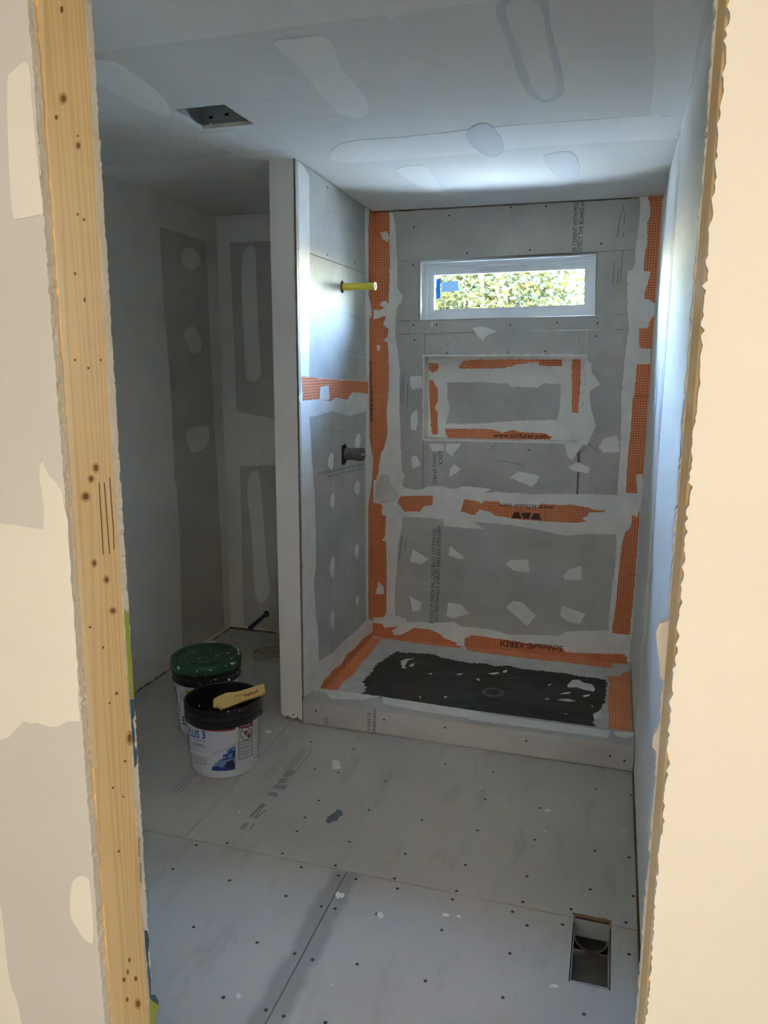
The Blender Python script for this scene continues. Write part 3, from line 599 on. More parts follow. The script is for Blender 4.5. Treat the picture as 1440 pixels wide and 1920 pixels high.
st2 = slab('sticker', GLASS, [GLASS.px(p) for p in zw([(245, 390), (360, 378), (358, 312), (243, 322)])], .0001, .0005, 'sticker_white', window, label='pale paper sticker on the glass')
bars('printed_marks', GLASS, [(zw([(a, b)])[0], zw([(c, d)])[0]) for a, b, c, d in [(250, 330, 345, 320), (250, 340, 330, 333), (252, 358, 300, 354), (252, 380, 300, 374), (335, 348, 352, 346), (252, 368, 330, 361)]], .7, .0007, 'ink_grey', st2)

# ------------------------------------------------------------------ partition between shower and toilet corner
part = root('wall_partition', 'partition wall end between the shower and the dim toilet corner', 'wall', 'structure')
zt2 = H - .005
box('wall_stud', -.100, -.014, -1.028, -.99, .04, zt2, 'sill_wood', part); box('bottom_plate', -.102, -.0135, -1.029, -.001, 0, .038, 'sill_wood', part)
slab('drywall_panel', Plane((-TP, 0, 0), (0, -1, 0), Z_), rect(.001, E - .0128, .012, H - .001), -.0127, 0, 'compound', part)
ENDP = Plane((0, -E, 0), X_, Z_)
slab('drywall_panel', ENDP, [(-TP, .026), (-.100, .012), (-.085, .02), (-.06, .010), (-.035, .014), (-.009, .008), (-.009, H - .001), (-TP, H - .001)], -.0127, 0, 'primer', part, side='gypsum')
for p in ((550, 1340), (558, 1346)): screw_at(ENDP, p, part, r=.004)
slab('board_edge', ENDP, rag([(-.0086, .006), (-.0012, .004), (-.0012, H - .003), (-.0086, H - .003)], .02, .0009, 4), -.013, .0015, 'brown_edge', part)
ZL1, ZL2 = LEFT.px((600, 482))[1], LEFT.px((630, 733))[1]
zlt = lambda y: ceil_z(.01, y) - .005
lb = lambda poly: slab('cement_board', LEFT, poly, -.0125, 0, 'cement', part)
yf = -E + .0005
lb([(yf, ZL1 + G), (-.0005, ZL1 + G), (-.0005, zlt(0)), (yf, zlt(yf))]); lb([(yf, ZL2 + G), (-.0005, ZL2 + G), (-.0005, ZL1 - G), (yf, ZL1 - G)]); lb([(yf, .008), (-.0005, .008), (-.0005, ZL2 - G), (yf, ZL2 - G)])
lth = lambda pts, h=.0014, nm='thinset_band', mat='thinset': patch(nm, LEFT, pts, .0002, h, mat, part)
lth([(558, 303), (569, 312), (579, 330), (580, 474), (579, 700), (580, 790), (584, 860), (590, 930), (592, 1000), (592, 1060), (588, 1090), (592, 1160), (596, 1180), (597, 1240), (598, 1290), (578, 1300), (570, 1306)], .0016)
lth([(684, 388), (691, 393), (700, 399), (701, 700), (701, 1190), (690, 1175), (686, 1150), (685, 900), (686, 700), (685, 560)], .0015)
lth([(566, 770), (560, 745), (570, 706), (640, 712), (690, 715), (690, 760), (686, 772), (670, 775), (655, 781), (640, 776), (622, 770), (600, 778), (585, 782), (578, 779)], .0018)
lth(r5([(610, 60), (560, 120), (500, 180), (470, 205), (400, 260), (330, 340), (230, 400), (205, 470), (150, 590), (130, 650), (240, 610), (640, 230), (648, 110)]), .0018)
mb([(692, 393), (700, 399), (701, 700), (701.5, 1165), (690, 1160), (690, 950), (697, 900), (699, 860), (692, 818), (692, 600), (697, 590), (696, 575), (691, 555), (690, 430)], LEFT, 'membrane_yz', part)
mb([(565, 706), (600, 709), (640, 713), (690, 716), (690, 738), (660, 735), (650, 750), (630, 745), (618, 753), (600, 748), (567, 751)], LEFT, 'membrane_yz', part, .0024)
patch('thinset_patch', LEFT, r1([(240, 1540), (300, 1530), (310, 1640), (230, 1640)]), .0024, .003, 'thinset', part, step=.006)
mb(r5([(640, 165), (600, 205), (560, 230), (500, 300), (440, 345), (415, 395), (400, 420), (330, 470), (300, 510), (265, 545), (240, 600), (262, 660), (420, 510), (560, 375), (645, 280)]), LEFT, 'membrane_yz', part, .0025)
for cx, cy, w, h in ((320, 340, 46, 135), (520, 195, 46, 135), (330, 635, 40, 125), (515, 540, 46, 112), (330, 1135, 36, 165), (512, 1015, 36, 118), (330, 1525, 28, 145), (517, 1385, 24, 84)):
    (a, b), = r3([(cx, cy)]); w, h = w/8, h/8
    lth([(a - w*.8, b - h*.2), (a - w*.3, b - h*.8), (a + w*.4, b - h), (a + w, b - h*.6), (a + w*.9, b + h*.3), (a + w*.4, b + h), (a - w*.2, b + h*.8), (a - w, b + h*.4)], .0016, 'thinset_patch')
for p in r1([(295, 45), (490, 175), (295, 550), (500, 612)]): screw_at(LEFT, p, part, r=.006)
lettering('Schluter®-KERDI', LEFT, (692, 677), (693.5, 790), 5, .0027, 'ink', part, bold=.012)
lettering('Made in Canada', LEFT, (701.2, 1066), (701.2, 1015), 2.6, .0027, 'ink', part); lettering('www.schluter.com', LEFT, (697.6, 1086), (697.6, 996), 3, .0027, 'ink', part)
lettering('HARDIEBACKER FIBER CEMENT WITH MOLDBLOCK', LEFT, (683, 868), (596, 886), 4.5, .0006, 'ink_grey', part)
lettering('TECHNOLOGY TO PROTECT THE BOARD', LEFT, (683, 875), (614, 891), 4, .0006, 'ink_grey', part)
bars('printed_marks', LEFT, [tuple(r1([(a, b), (c, d)])) for a, b, c, d in [(265, 205, 340, 240), (265, 235, 345, 280), (270, 270, 320, 300), (330, 310, 360, 325), (395, 290, 500, 350), (395, 320, 570, 400), (430, 360, 570, 440), (460, 945, 530, 975), (460, 1010, 580, 1050), (470, 1000, 580, 1035), (430, 1270, 580, 1300), (435, 1320, 580, 1340), (240, 1830, 350, 1850), (235, 1850, 430, 1880), (250, 1870, 360, 1890), (470, 1835, 540, 1830), (460, 1850, 550, 1850)]], .8, .0006, 'ink_faint', part)
bars('pencil_line', LEFT, [((644, 520), (641, 546)), ((647, 524), (648, 548)), ((640, 530), (650, 536)), ((640, 545), (650, 549)), ((620, 790), (621, 1160)), ((669, 960), (669, 1030))], .6, .0005, 'ink_faint', part)

# ------------------------------------------------------------------ left and right walls
wl = root('wall_left', 'taped drywall left wall of the toilet corner with a bare dark panel', 'wall', 'structure', (-L, 0, 0))
slab('drywall_panel', TLEFT, rag([(YB, .012), (0, .012), (0, H + .008), (YB, H - .001)], .05, .0, 1), -.0127, 0, 'compound', wl)
box('bottom_plate', -L - .10, -L - .0128, YB, -.001, 0, .038, 'sill_wood', wl); box('outer_skin', -L - .16, -L - .11, YD - 3.3, .15, -.6, H + .34, 'siding', wl)
quadpatch('bare_drywall', TLEFT, [(299, 425), (386, 452), (390, 560), (400, 760), (408, 900), (415, 1030), (421, 1184), (342, 1232), (337, 1000), (331, 912), (328, 900), (322, 760), (307, 560)], .0002, .0008, 'paper', wl)
for q in ([(339, 482), (346, 466), (360, 465), (373, 478), (374, 495), (362, 507), (347, 503)], [(346, 625), (358, 612), (370, 620), (377, 645), (373, 660), (360, 663), (352, 648)], [(349, 812), (362, 802), (388, 800), (392, 825), (380, 842), (360, 848), (352, 835)]):
    patch('joint_compound', TLEFT, q, .0009, .0016, 'compound', wl, ragged=False)
slab('bottom_smear', TLEFT, rag(rect(-1.2, -.02, .006, .03), .012, .006, 5), -.004, .0015, 'compound', wl)

wr = root('wall_right', 'pale right wall of drywall and smeared cement board lit blue by the window', 'wall', 'structure', (W, 0, 0))
YR = 1.075
slab('drywall_panel', RIGHTW, [(YR + G, .014), (-YB, .014), (-YB, H - .001), (YR + G, H - .001)], -.0127, 0, 'primer', wr)
slab('cement_board', RIGHTW, [(.0005, .008), (YR - G, .008), (YR - G, H - .004), (.0005, H - .022)], -.0125, 0, 'cement', wr)
box('bottom_plate', W + .0128, W + .10, YB, -.001, 0, .038, 'sill_wood', wr); box('outer_skin', W + .11, W + .16, YD + .12, .15, -.6, H + .34, 'siding', wr)
slab('thinset_band', RIGHTW, rag([(.10, .12), (YR - .004, .12), (YR - .004, H - .02), (.14, H - .03)], .02, .006, 8), .0002, .0016, 'thinset', wr)
slab('thinset_band', RIGHTW, rag([(.0, PAN), (.10, PAN), (.13, H - .05), (.0, H - .03)], .02, .006, 9), .0002, .0021, 'thinset', wr)
slab('membrane_band', RIGHTW, rag([(.004, 1.44), (YR - .30, 1.44), (YR - .30, 1.56), (.004, 1.56)], .02, .004, 10), .0022, .0026, 'membrane_yz', wr)
slab('thinset_patch', RIGHTW, rag([(.06, 1.43), (YR - .28, 1.43), (YR - .28, 1.57), (.06, 1.57)], .02, .006, 11), .0027, .0034, 'thinset', wr)
slab('joint_compound', RIGHTW, rag([(YR + .10, .6), (YR + .125, .6), (YR + .115, 2.3), (YR + .10, 2.3)], .05, .002, 12), .0002, .0022, 'compound', wr)
slab('joint_compound', RIGHTW, rag([(YR + .004, .1), (YR + .03, .1), (YR + .03, H - .03), (YR + .004, H - .03)], .05, .003, 13), .0002, .0012, 'compound', wr)
for v in (.5, 1.0, 1.45, 1.9, 2.2): screw_at(RIGHTW, (YR - .02, v), wr, r=.004, px=False)

# ------------------------------------------------------------------ door wall: boards either side of bare studs
wf = root('wall_front', 'drywall around the rough door opening with its bare stud and torn board edges', 'wall', 'structure', (JL, YD, 0))
XL0, XR1, ZH = -L - .115, 3.25, 2.085
edge = lambda plane, x, z0, z1: rag([(x, z0), (x, z1)], .006, .0014, int(x*10))
def vert_edge(x, z0, z1, amp, step=.0045, seed=0, lean=1):
    rnd = random.Random(seed); n = int((z1 - z0)/step); out = []
    for i in range(n + 1):
        z = z0 + (z1 - z0)*i/n; w = noise.noise(Vector((z*60, seed, 0)))*.7 + noise.noise(Vector((z*9, seed + 5, 0)))*.8 + rnd.uniform(-.9, .9)
        if rnd.random() < .07: w *= 1.9
        out.append((x + lean*amp*w, z))
    return out
slab('drywall_panel', NEAR, [(XL0, 0), (JL - .001, 0)] + vert_edge(JL - .001, .01, ZH, .0012, seed=2) + [(XL0, ZH)], -TH, 0, 'paper_hall', wf, side='gypsum')
slab('drywall_panel', FAR, [(-L, .012), (JL - .0005, .012)] + vert_edge(JL - .0005, .02, ZH, .0012, seed=3) + [(-L, ZH)], 0, TH, 'compound', wf, side='gypsum')
slab('drywall_panel', NEAR, [(XR1, 0), (XR1, ZH)] + vert_edge(JR + .001, .01, ZH, .0017, seed=4)[::-1], -TH, 0, 'compound', wf, side='gypsum')
lump = [FAR.px(p) for p in ((1258, 1140), (1252, 1158), (1236, 1163), (1229, 1178), (1231, 1205), (1235, 1235), (1236, 1262), (1246, 1272))]
lump2 = [FAR.px(p) for p in ((1236, 1350), (1231, 1362), (1224, 1370), (1222, 1392), (1228, 1398))]
re_ = sorted([p for p in vert_edge(JR - .0012, .02, ZH, .0016, seed=6) if not (lump[-1][1] < p[1] < lump[0][1] or lump2[-1][1] < p[1] < lump2[0][1])] + lump + lump2, key=lambda p: -p[1])
slab('drywall_panel', FAR, [(W + .005, .012), (W + .005, ZH)] + re_, 0, TH, 'compound', wf, side='gypsum')
slab('drywall_panel', NEAR, rect(XL0, XR1, ZH + .001, H), -TH, 0, 'paper_hall', wf); slab('drywall_panel', FAR, rect(-L, W, ZH + .001, H - .001), 0, TH, 'compound', wf)
stud = box('door_stud', JL - .038, JL, YS + .0003, YF - .0003, 0, ZH, 'stud_wood', wf, bevel=.0025, label='bare pine stud with knots')
stud2 = box('door_stud', JR, JR + .038, YS + .0003, YF - .0003, 0, ZH, 'stud_wood', wf, bevel=.0025)
box('header', XL0, XR1, YS + .0003, YF - .0003, ZH + .0005, H + .31, 'stud_wood', wf); box('bottom_plate', XL0, JL - .039, YS + .001, YF - .001, 0, .038, 'sill_wood', wf)
slab('wane_edge', JAMB, [JAMB.px(p) for p in ((72, 0), (80, 0), (90, 240), (100, 360), (113, 480), (122, 600), (131, 740), (140, 870), (146, 960), (156, 1120), (166, 1240), (182, 1440), (172, 1440), (154, 1200), (138, 960), (122, 735), (105, 480), (88, 240))], .0003, .0007, 'wane', stud)
for (x, y), w, h in (((118, 185), 10, 15), ((146, 273), 7, 11), ((105, 220), 6, 10), ((115, 18), 6, 14), ((145, 255), 3, 5), ((157, 412), 5, 6), ((145, 402), 4, 6), ((140, 513), 4, 7), ((158, 562), 4, 10), ((140, 675), 4, 6), ((188, 675), 4, 5), ((165, 690), 4, 6), ((179, 877), 9, 13), ((170, 898), 8, 11), ((160, 931), 12, 13), ((176, 1056), 7, 11), ((199, 1087), 8, 11), ((211, 1145), 9, 10), ((193, 1214), 4, 6), ((218, 1300), 6, 7), ((205, 1318), 4, 5), ((242, 1384), 8, 18),
                     ((211, 1477), 4, 5), ((231, 1494), 3, 4), ((222, 1596), 4, 6), ((242, 1800), 4, 10), ((239, 1822), 4, 10), ((232, 1837), 6, 9), ((254, 1835), 6, 10), ((238, 1874), 5, 9), ((258, 1882), 8, 14), ((168, 1176), 5, 5), ((234, 1427), 5, 5)):
    if w >= 7:
        patch('knot_ring', JAMB, [(x + w*.8*math.cos(a*.785), y + h*.8*math.sin(a*.785)) for a in range(8)], .0002, .0005, 'knot_ring', stud, ragged=False)
    patch('knot', JAMB, [(x + w*.45*math.cos(a*.785 + .3), y + h*.45*math.sin(a*.785 + .3)) for a in range(8)], .0003, .0008, 'knot', stud, ragged=False)
for q in ([(185, 905), (187, 940), (190, 985), (193, 1040)], [(195, 905), (198, 945), (202, 1000), (205, 1038)], [(205, 896), (208, 940), (212, 990), (213, 1030)]):
    bars('crack', JAMB, list(zip(q[:-1], q[1:])), 1.6, .0005, 'crack', stud)
# torn face-paper print on the edge of the far board
EDG = Plane((JL + .002, 0, 0), Y_, Z_)
slab('edge_tape', EDG, [EDG.px(p) for p in ((233, 1143), (240, 1150), (243, 1200), (251, 1310), (243, 1307))], 0, .0006, 'board_green', wf, label='green factory paper on the torn board edge')
slab('edge_tape', EDG, rag([EDG.px(p) for p in ((243, 1310), (251, 1313), (252, 1340), (248, 1352), (252, 1370), (253, 1388), (250, 1395), (257, 1410), (256, 1432), (252, 1440))], .01, .001, 3), 0, .0006, 'board_blue', wf, label='blue factory paper on the torn board edge')
slab('edge_tape', EDG, rag([EDG.px(p) for p in ((252, 1442), (259, 1460), (266, 1560), (272, 1700), (278, 1752), (270, 1742), (263, 1600))], .01, .0006, 3), 0, .0005, 'print_white', wf)
slab('edge_tape', EDG, rag([EDG.px(p) for p in ((271, 1744), (276, 1745), (279, 1762), (277, 1790), (282, 1830), (283, 1865), (290, 1865), (296, 1876), (297, 1885), (281, 1872))], .01, .001, 3), 0, .0008, 'board_blue', wf)
slab('edge_tape', EDG, rag([EDG.px(p) for p in ((281, 1874), (297, 1886), (291, 1905), (290, 1930), (282, 1930))], .01, .0005, 3), 0, .0009, 'board_green', wf)
bars('printed_marks', EDG, [((a, b), (a + 4, b + 1.5)) for a, b in [(258, 1570 + 2.6*k) for k in range(14)] + [(261, 1618 + 2.6*k) for k in range(14)] + [(273, 1670), (273, 1677), (274, 1684)]], .9, .0008, 'ink', wf)
nc = lambda pts: patch('joint_compound', NEAR, pts, .0002, .0012, 'compound', wf, ragged=False)
nc([(15, 160), (25, 135), (54, 120), (62, 200), (75, 330), (82, 398), (72, 403), (38, 410), (25, 400), (18, 300)])
patch('joint_compound', NEAR, [(-60, 975), (0, 980), (82, 993), (84, 950), (75, 900), (76, 872), (82, 865), (92, 890), (118, 920), (126, 965), (140, 1160), (151, 1352), (127, 1352), (110, 1362), (45, 1352), (20, 1380), (-10, 1392), (-90, 1400)], .0002, .0012, 'compound', wf, step=.01, amp=.0012)
nc(zoomer(0, 1440, 4)([(540, 880), (590, 812), (660, 822), (680, 900), (705, 1278), (650, 1288), (590, 1210), (532, 1090)]))
nc([(-40, 1640), (-2, 1690), (8, 1740), (14, 1800), (22, 1850), (35, 1885), (36, 1960), (-60, 1960)])

# ------------------------------------------------------------------ the room the camera stands in, outside the door
hall_floor = box('floor', XL0, XR1, YD - 3.2, YD, -.03, -.001, 'floor_cement'); hall_floor.name = 'floor_hall'
hall_ceiling = box('ceiling_hall', XL0, XR1, YD - 3.2, YD - .001, H, H + .31, 'compound')
HREAR = Plane((0, YD - 3.201, 0), (-1, 0, 0), Z_)
hall_walls = [slab('wall_hall_rear', HREAR, rect(-XR1, -XL0, 0, H), -.05, 0, 'compound', holes=[rect(-2.3, -.1, .7, 2.25)]), box('wall_hall_left', XL0 - .05, XL0 - .001, YD - 3.2, YD - .001, 0, H, 'compound'), box('wall_hall_right', XR1 + .001, XR1 + .05, YD - 3.2, YD + .1, 0, H, 'compound')]
for o, lab, cat in [(hall_floor, 'plain floor of the hall in front of the door opening', 'floor'), (hall_ceiling, 'plain ceiling of the hall in front of the door opening', 'ceiling')] + [(o, 'pale drywall ' + t + ' wall of the hall', 'wall') for o, t in zip(hall_walls, ('rear', 'left', 'right'))]:
    o['label'] = lab; o['category'] = cat; o['kind'] = 'structure'

# added fill light: emissive pane framed like a hall window behind the camera
w2 = root('hall_fill_pane', 'added glowing fill pane framed like a window in the rear hall wall', 'window', 'structure', (1.2, YD - 3.2, .7))
m, nt, b = nodes('fill_glow'); b.inputs['Base Color'].default_value = (.8, .8, .8, 1); b.inputs['Emission Color'].default_value = (1, .93, .82, 1); b.inputs['Emission Strength'].default_value = 1.65
slab('pane', HREAR, rect(-2.27, -.13, .73, 2.22), -.04, -.03, 'fill_glow', w2)
for nm, q in (('frame_rail', rect(-2.33, -.07, .66, .73)), ('frame_rail', rect(-2.33, -.07, 2.22, 2.29)), ('frame_stile', rect(-2.33, -2.27, .731, 2.219)), ('frame_stile', rect(-.13, -.07, .731, 2.219))): slab(nm, HREAR, q, .0005, .02, 'vinyl', w2)
box('outer_skin', XL0 - .05, XR1 + .05, YD - 3.32, YD - 3.27, -.6, H + .3, 'siding', hall_walls[0])

# ================================================================== SHOWER BASE AND CURB
pan = root('shower_pan', 'black coated shower pan with pale mortar edges and a round drain', 'shower pan', None, (W/2, -.47, 0))
slab('tray', FLOOR, rect(.0025, W - .0025, -.925, -.003), .0005, PAN, 'pan_mortar', pan)
patch('coating', PANP, r5([(520, 680), (560, 640), (590, 600), (560, 560), (600, 520), (640, 470), (650, 430), (700, 410), (760, 360), (820, 325), (880, 340), (950, 340), (1100, 350), (1150, 375), (1280, 400)]) + r6([(0, 415), (120, 420), (220, 440), (300, 435), (400, 460), (600, 480), (720, 490), (800, 510), (960, 530), (1030, 545), (1025, 620), (1015, 700), (980, 760), (930, 800), (925, 850), (935, 895), (600, 856), (300, 815), (0, 775)]) + r5([(1300, 770)]), .0002, .0016, 'coating', pan, step=.005, amp=.007)
pbl = lambda pts: patch('mortar_splash', PANP, pts, .0016, .0024, 'thinset', pan, step=.005, amp=.002)
for q in ([(735, 580), (770, 545), (820, 540), (860, 565), (920, 575), (945, 610), (930, 630), (860, 615), (800, 595), (740, 600)], [(680, 648), (720, 635), (765, 632), (740, 648)], [(660, 690), (740, 684), (800, 702), (740, 705)], [(850, 660), (900, 650), (905, 660), (860, 672)],
          [(135, 495), (210, 485), (230, 490), (180, 503)], [(248, 480), (280, 465), (285, 480), (260, 490)], [(50, 535), (70, 530), (82, 545), (65, 550)], [(590, 580), (612, 570), (615, 578), (598, 588)], [(565, 682), (598, 680), (598, 688), (570, 690)], [(905, 725), (930, 745), (925, 748)], [(705, 790), (735, 795), (728, 800)], [(930, 800), (985, 770), (990, 830), (940, 845)]): pbl(r6(q))
for q in ([(845, 400), (880, 385), (950, 380), (900, 395), (875, 440), (890, 455), (855, 455)], [(905, 430), (950, 415), (945, 435), (920, 445)], [(1050, 495), (1085, 490), (1075, 503)], [(975, 670), (1000, 665), (995, 680)], [(1165, 670), (1195, 665), (1180, 682)], [(1255, 500), (1320, 492), (1280, 508)]): pbl(r5(q))
def pan_band(poly, mat, seed): slab('membrane_band', PANP, rag(poly, .008, .0025, seed), .0002, .0016, mat, pan)
pan_band([(.004, -.004), (.53, -.004), (.53, -.040), (.45, -.038), (.30, -.032), (.15, -.026), (.06, -.024)], 'membrane_rib_x', 1)
pan_band([(.56, -.004), (1.40, -.004), (1.36, -.010), (1.355, -.085), (1.10, -.078), (.85, -.080), (.62, -.068), (.57, -.050)], 'membrane_rib_x', 2)
pan_band([(1.445, -.10), (1.445, -.885), (1.345, -.885), (1.35, -.70), (1.338, -.50), (1.345, -.30), (1.335, -.20), (1.39, -.19), (1.42, -.12)], 'membrane_rib_x', 3)
pan_band([(.004, -.03), (.07, -.03), (.062, -.10), (.075, -.25), (.066, -.40), (.080, -.55), (.060, -.70), (.074, -.86), (.03, -.875), (.004, -.86)], 'membrane_rib_y', 4)
dc = Vector((.803, -.587, PAN))
drain = revolve('drain', [(0, .002), (.036, .0028), (.040, .0045), (.050, .005), (.0555, .004), (.0565, .0005)], dc, 'drain_metal', pan, 36, label='round dark metal drain grate')
for i in range(-2, 3):
    for j in range(-2, 3):
        if abs(i) + abs(j) < 4: slab('drain_slot', Plane(dc, X_, Y_), rect(i*.0125 - .004, i*.0125 + .004, j*.0125 - .004, j*.0125 + .004), .003, .0036, 'dark_gap', drain)
bars('pencil_line', LEFT, [tuple(r5([(415, 390), (418, 470)])), tuple(r5([(642, 110), (640, 230)]))], 1.4, .003, 'ink_brown', part)

curb = root('shower_curb', 'low cement board curb across the front of the shower', 'curb', None, (W/2, -D, 0))
slab('face_board', CURBF, rag([(.001, .004), (W - .004, .004), (W - .004, CURB - .012), (.001, CURB - .012)], .05, .0008, 2), -.0125, 0, 'cement_curb', curb)
slab('top_board', CURBT, rag([(.001, -D - .001), (W - .004, -D - .001), (W - .004, -.926), (.001, -.926)], .04, .001, 3), -.0118, 0, 'cement_curb', curb)
box('curb_core', .003, W - .006, -D + .0128, -.927, .001, CURB - .012, 'sill_wood', curb)
patch('mortar_smear', CURBT, r5([(190, 600), (360, 618), (620, 655), (700, 665), (560, 690), (330, 680), (280, 640), (200, 625)]), .0002, .001, 'thinset', curb, step=.006, amp=.003)
patch('mortar_smear', CURBT, r6([(1075, 930), (1230, 935), (1228, 968), (1150, 975), (1100, 955)]), .0002, .0016, 'thinset', curb, step=.006, amp=.003)
patch('mortar_smear', CURBT, r5([(700, 665), (1440, 778), (1440, 838), (1000, 775), (720, 720)]) + r6([(600, 858), (1060, 925), (1050, 975), (600, 900), (0, 830)])[0:0], .0002, .0008, 'thinset', curb, step=.008, amp=.002)
patch('mortar_smear', CURBT, r6([(0, 776), (400, 834), (1060, 920), (1040, 975), (600, 915), (0, 838)]), .0002, .0008, 'thinset', curb, step=.008, amp=.002)
for p in r5([(208, 770), (720, 837), (1178, 897)]) + r6([(427, 997), (1055, 1108), (1163, 1146)]): screw_at(CURBF, p, curb, r=.0048)
lettering('HARDIEBAC', CURBF, r5([(638, 758)])[0], r5([(634, 940)])[0], 6.5, .0006, 'ink', curb); lettering('TECHNOL', CURBF, r5([(598, 762)])[0], r5([(594, 930)])[0], 6.5, .0006, 'ink', curb)
bars('printed_marks', CURBF, [tuple(r5([(a, b), (c, d)])) for a, b, c, d in [(270, 818, 270, 880), (290, 818, 290, 875), (298, 820, 298, 870)]], .9, .0006, 'ink_grey', curb)

# ================================================================== PIPES IN THE WALLS
def at_left(px): y, z = LEFT.px(px); return Vector((0, y, z))
a = at_left((643, 538))
yp = root('shower_pipe', 'yellow plastic pipe stub sticking out of the shower wall', 'pipe', None, a)
r_ = .0165; PL_ = .165
revolve('pipe', [(r_ - .003, -.010), (r_, -.010), (r_, PL_ - .012), (r_ + .0018, PL_ - .010), (r_ + .0018, PL_), (r_ - .003, PL_), (r_ - .003, -.010)], a, 'pipe_yellow', yp, 24, 'X')
revolve('bore', [(0, PL_ - .012), (r_ - .0031, PL_ - .012)], a, 'pipe_bore', yp, 24, 'X')
hole = slab('wall_hole', Plane(a, Y_, Z_), rag([(-.033, -.026), (-.006, -.030), (.010, -.024), (.014, .018), (-.004, .030), (-.030, .024)], .006, .002, 6), .0003, .0007, 'dark_gap', yp)
a = at_left((648, 851))
sv = root('shower_valve', 'grey shower valve stub in a square hole of the shower wall', 'valve', None, a)
slab('wall_hole', Plane(a, Y_, Z_), rag([(-.060, -.050), (-.006, -.052), (.020, -.03), (.020, .03), (-.004, .052), (-.058, .046)], .008, .003, 7), .0003, .0007, 'dark_gap', sv)
revolve('body', [(0, .0), (.030, .0), (.030, .052), (.033, .054), (.033, .094), (.026, .068), (.012, .069), (0, .069)], a, 'valve_grey', sv, 28, 'X')
revolve('stem', [(0, .069), (.008, .069), (.008, .088), (.0055, .090), (.0055, .108), (0, .108)], a, 'valve_tip', sv, 14, 'X')
x, z = BACK.px((500, 1151)); a = Vector((x, 0, z))
bp = root('supply_pipe', 'thin blue water pipe stub low on the toilet corner wall', 'pipe', None, a)
tube('pipe', [a + Vector((0, .004, 0)), a + Vector((-.002, -.05, -.004)), a + Vector((-.008, -.13, -.014)), a + Vector((-.012, -.185, -.022))], .0115, 'pipe_blue', bp, 14)
revolve('end_cap', [(0, -.205), (.009, -.204), (.0135, -.199), (.0135, -.172), (0, -.172)], a + Vector((-.013, 0, -.024)), 'pipe_blue', bp, 16, 'Y')
slab('wall_hole', Plane(a, X_, Z_), rounded([(.018*math.cos(k*.785), .02*math.sin(k*.785)) for k in range(8)], 3), .0011, .0016, 'dark_gap', bp)

# toilet flange
fc = Vector((-.508, -.325, 0))
fl = root('toilet_flange', 'round plastic toilet flange on the floor behind the partition', 'toilet flange', None, fc)
revolve('ring', [(.052, .0), (.052, .012), (.058, .016), (.066, .013), (.074, .015), (.098, .012), (.102, .006), (.102, .0)], fc, 'flange_pvc', fl, 40)
revolve('test_plug', [(0, .009), (.030, .010), (.0515, .007)], fc, 'flange_pvc', fl, 30)
tube('plug_tab', [fc + Vector((-.01, -.012, .010)), fc + Vector((-.008, 0, .03)), fc + Vector((.008, .012, .034))], .0028, 'flange_pvc', fl, 8)
for s in (-1, 1): slab('bolt_slot', Plane(fc, X_, Y_), rounded([(s*.086 + .006*math.cos(k*.785), .02*math.sin(k*.785)) for k in range(8)], 2), .0132, .0138, 'dark_gap', fl)

# floor register boot
vb = root('floor_vent_boot', 'galvanized floor vent boot in a rectangular hole by the right wall', 'vent', None, ((RX0 + RX1)/2, (RY0 + RY1)/2, 0))
x0, x1, y0, y1 = RX0 + .003, RX1 - .003, RY0 + .003, RY1 - .006
t = .0012
mesh('side_wall', [(x0, y0, .003), (x0, y1, -.001), (x0, y1, -.17), (x0, y0, -.17)] + [(x0 + t, y0, .003), (x0 + t, y1, -.001), (x0 + t, y1, -.17), (x0 + t, y0, -.17)], [(0, 1, 2, 3), (7, 6, 5, 4), (0, 4, 5, 1), (1, 5, 6, 2), (2, 6, 7, 3), (3, 7, 4, 0)], 'galvanized', vb)
mesh('side_wall', [(x1, y0, .002), (x1, y1, -.001), (x1, y1, -.17), (x1, y0, -.17)] + [(x1 - t, y0, .002), (x1 - t, y1, -.001), (x1 - t, y1, -.17), (x1 - t, y0, -.17)], [(0, 1, 2, 3), (7, 6, 5, 4), (0, 4, 5, 1), (1, 5, 6, 2), (2, 6, 7, 3), (3, 7, 4, 0)], 'galvanized', vb)
box('front_wall', x0 + t, x1 - t, y0, y0 + t, -.12, .002, 'galvanized_bright', vb)
box('throat_plate', x0 + t, x1 - t, y1 - .012, y1 - .011, -.058, -.001, 'galvanized_bright', vb, label='shiny metal lip across the far end of the boot')
n = 10; pr_ = []
for i in range(n + 1):
    k = i/n; pr_.append((y0 + t + (y1 - y0)*k, -.062 - .052*math.sin(k*math.pi/2)))
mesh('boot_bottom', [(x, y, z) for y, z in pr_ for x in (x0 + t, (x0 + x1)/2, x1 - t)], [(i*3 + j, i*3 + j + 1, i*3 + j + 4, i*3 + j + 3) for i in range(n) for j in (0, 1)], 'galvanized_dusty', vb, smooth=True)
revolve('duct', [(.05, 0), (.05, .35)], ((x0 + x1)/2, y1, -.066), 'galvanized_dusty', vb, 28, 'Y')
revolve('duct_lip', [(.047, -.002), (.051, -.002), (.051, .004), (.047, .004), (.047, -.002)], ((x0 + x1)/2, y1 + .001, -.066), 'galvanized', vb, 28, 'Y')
for p in ((x0 + .012, y1 - .002, -.012), (x1 - .010, y1 - .002, -.022), (x1 - .012, y1 - .002, -.048)): revolve('rivet', [(0, -.003), (.003, -.002), (.004, 0)], p, 'screw_metal', vb, 10, 'Y')
slab('cut_edge', FLOOR, rag(rect(RX0 - .004, RX1 + .001, RY1 - .006, RY1 + .004), .008, .002, 7), -.004, .0008, 'subfloor', vb)

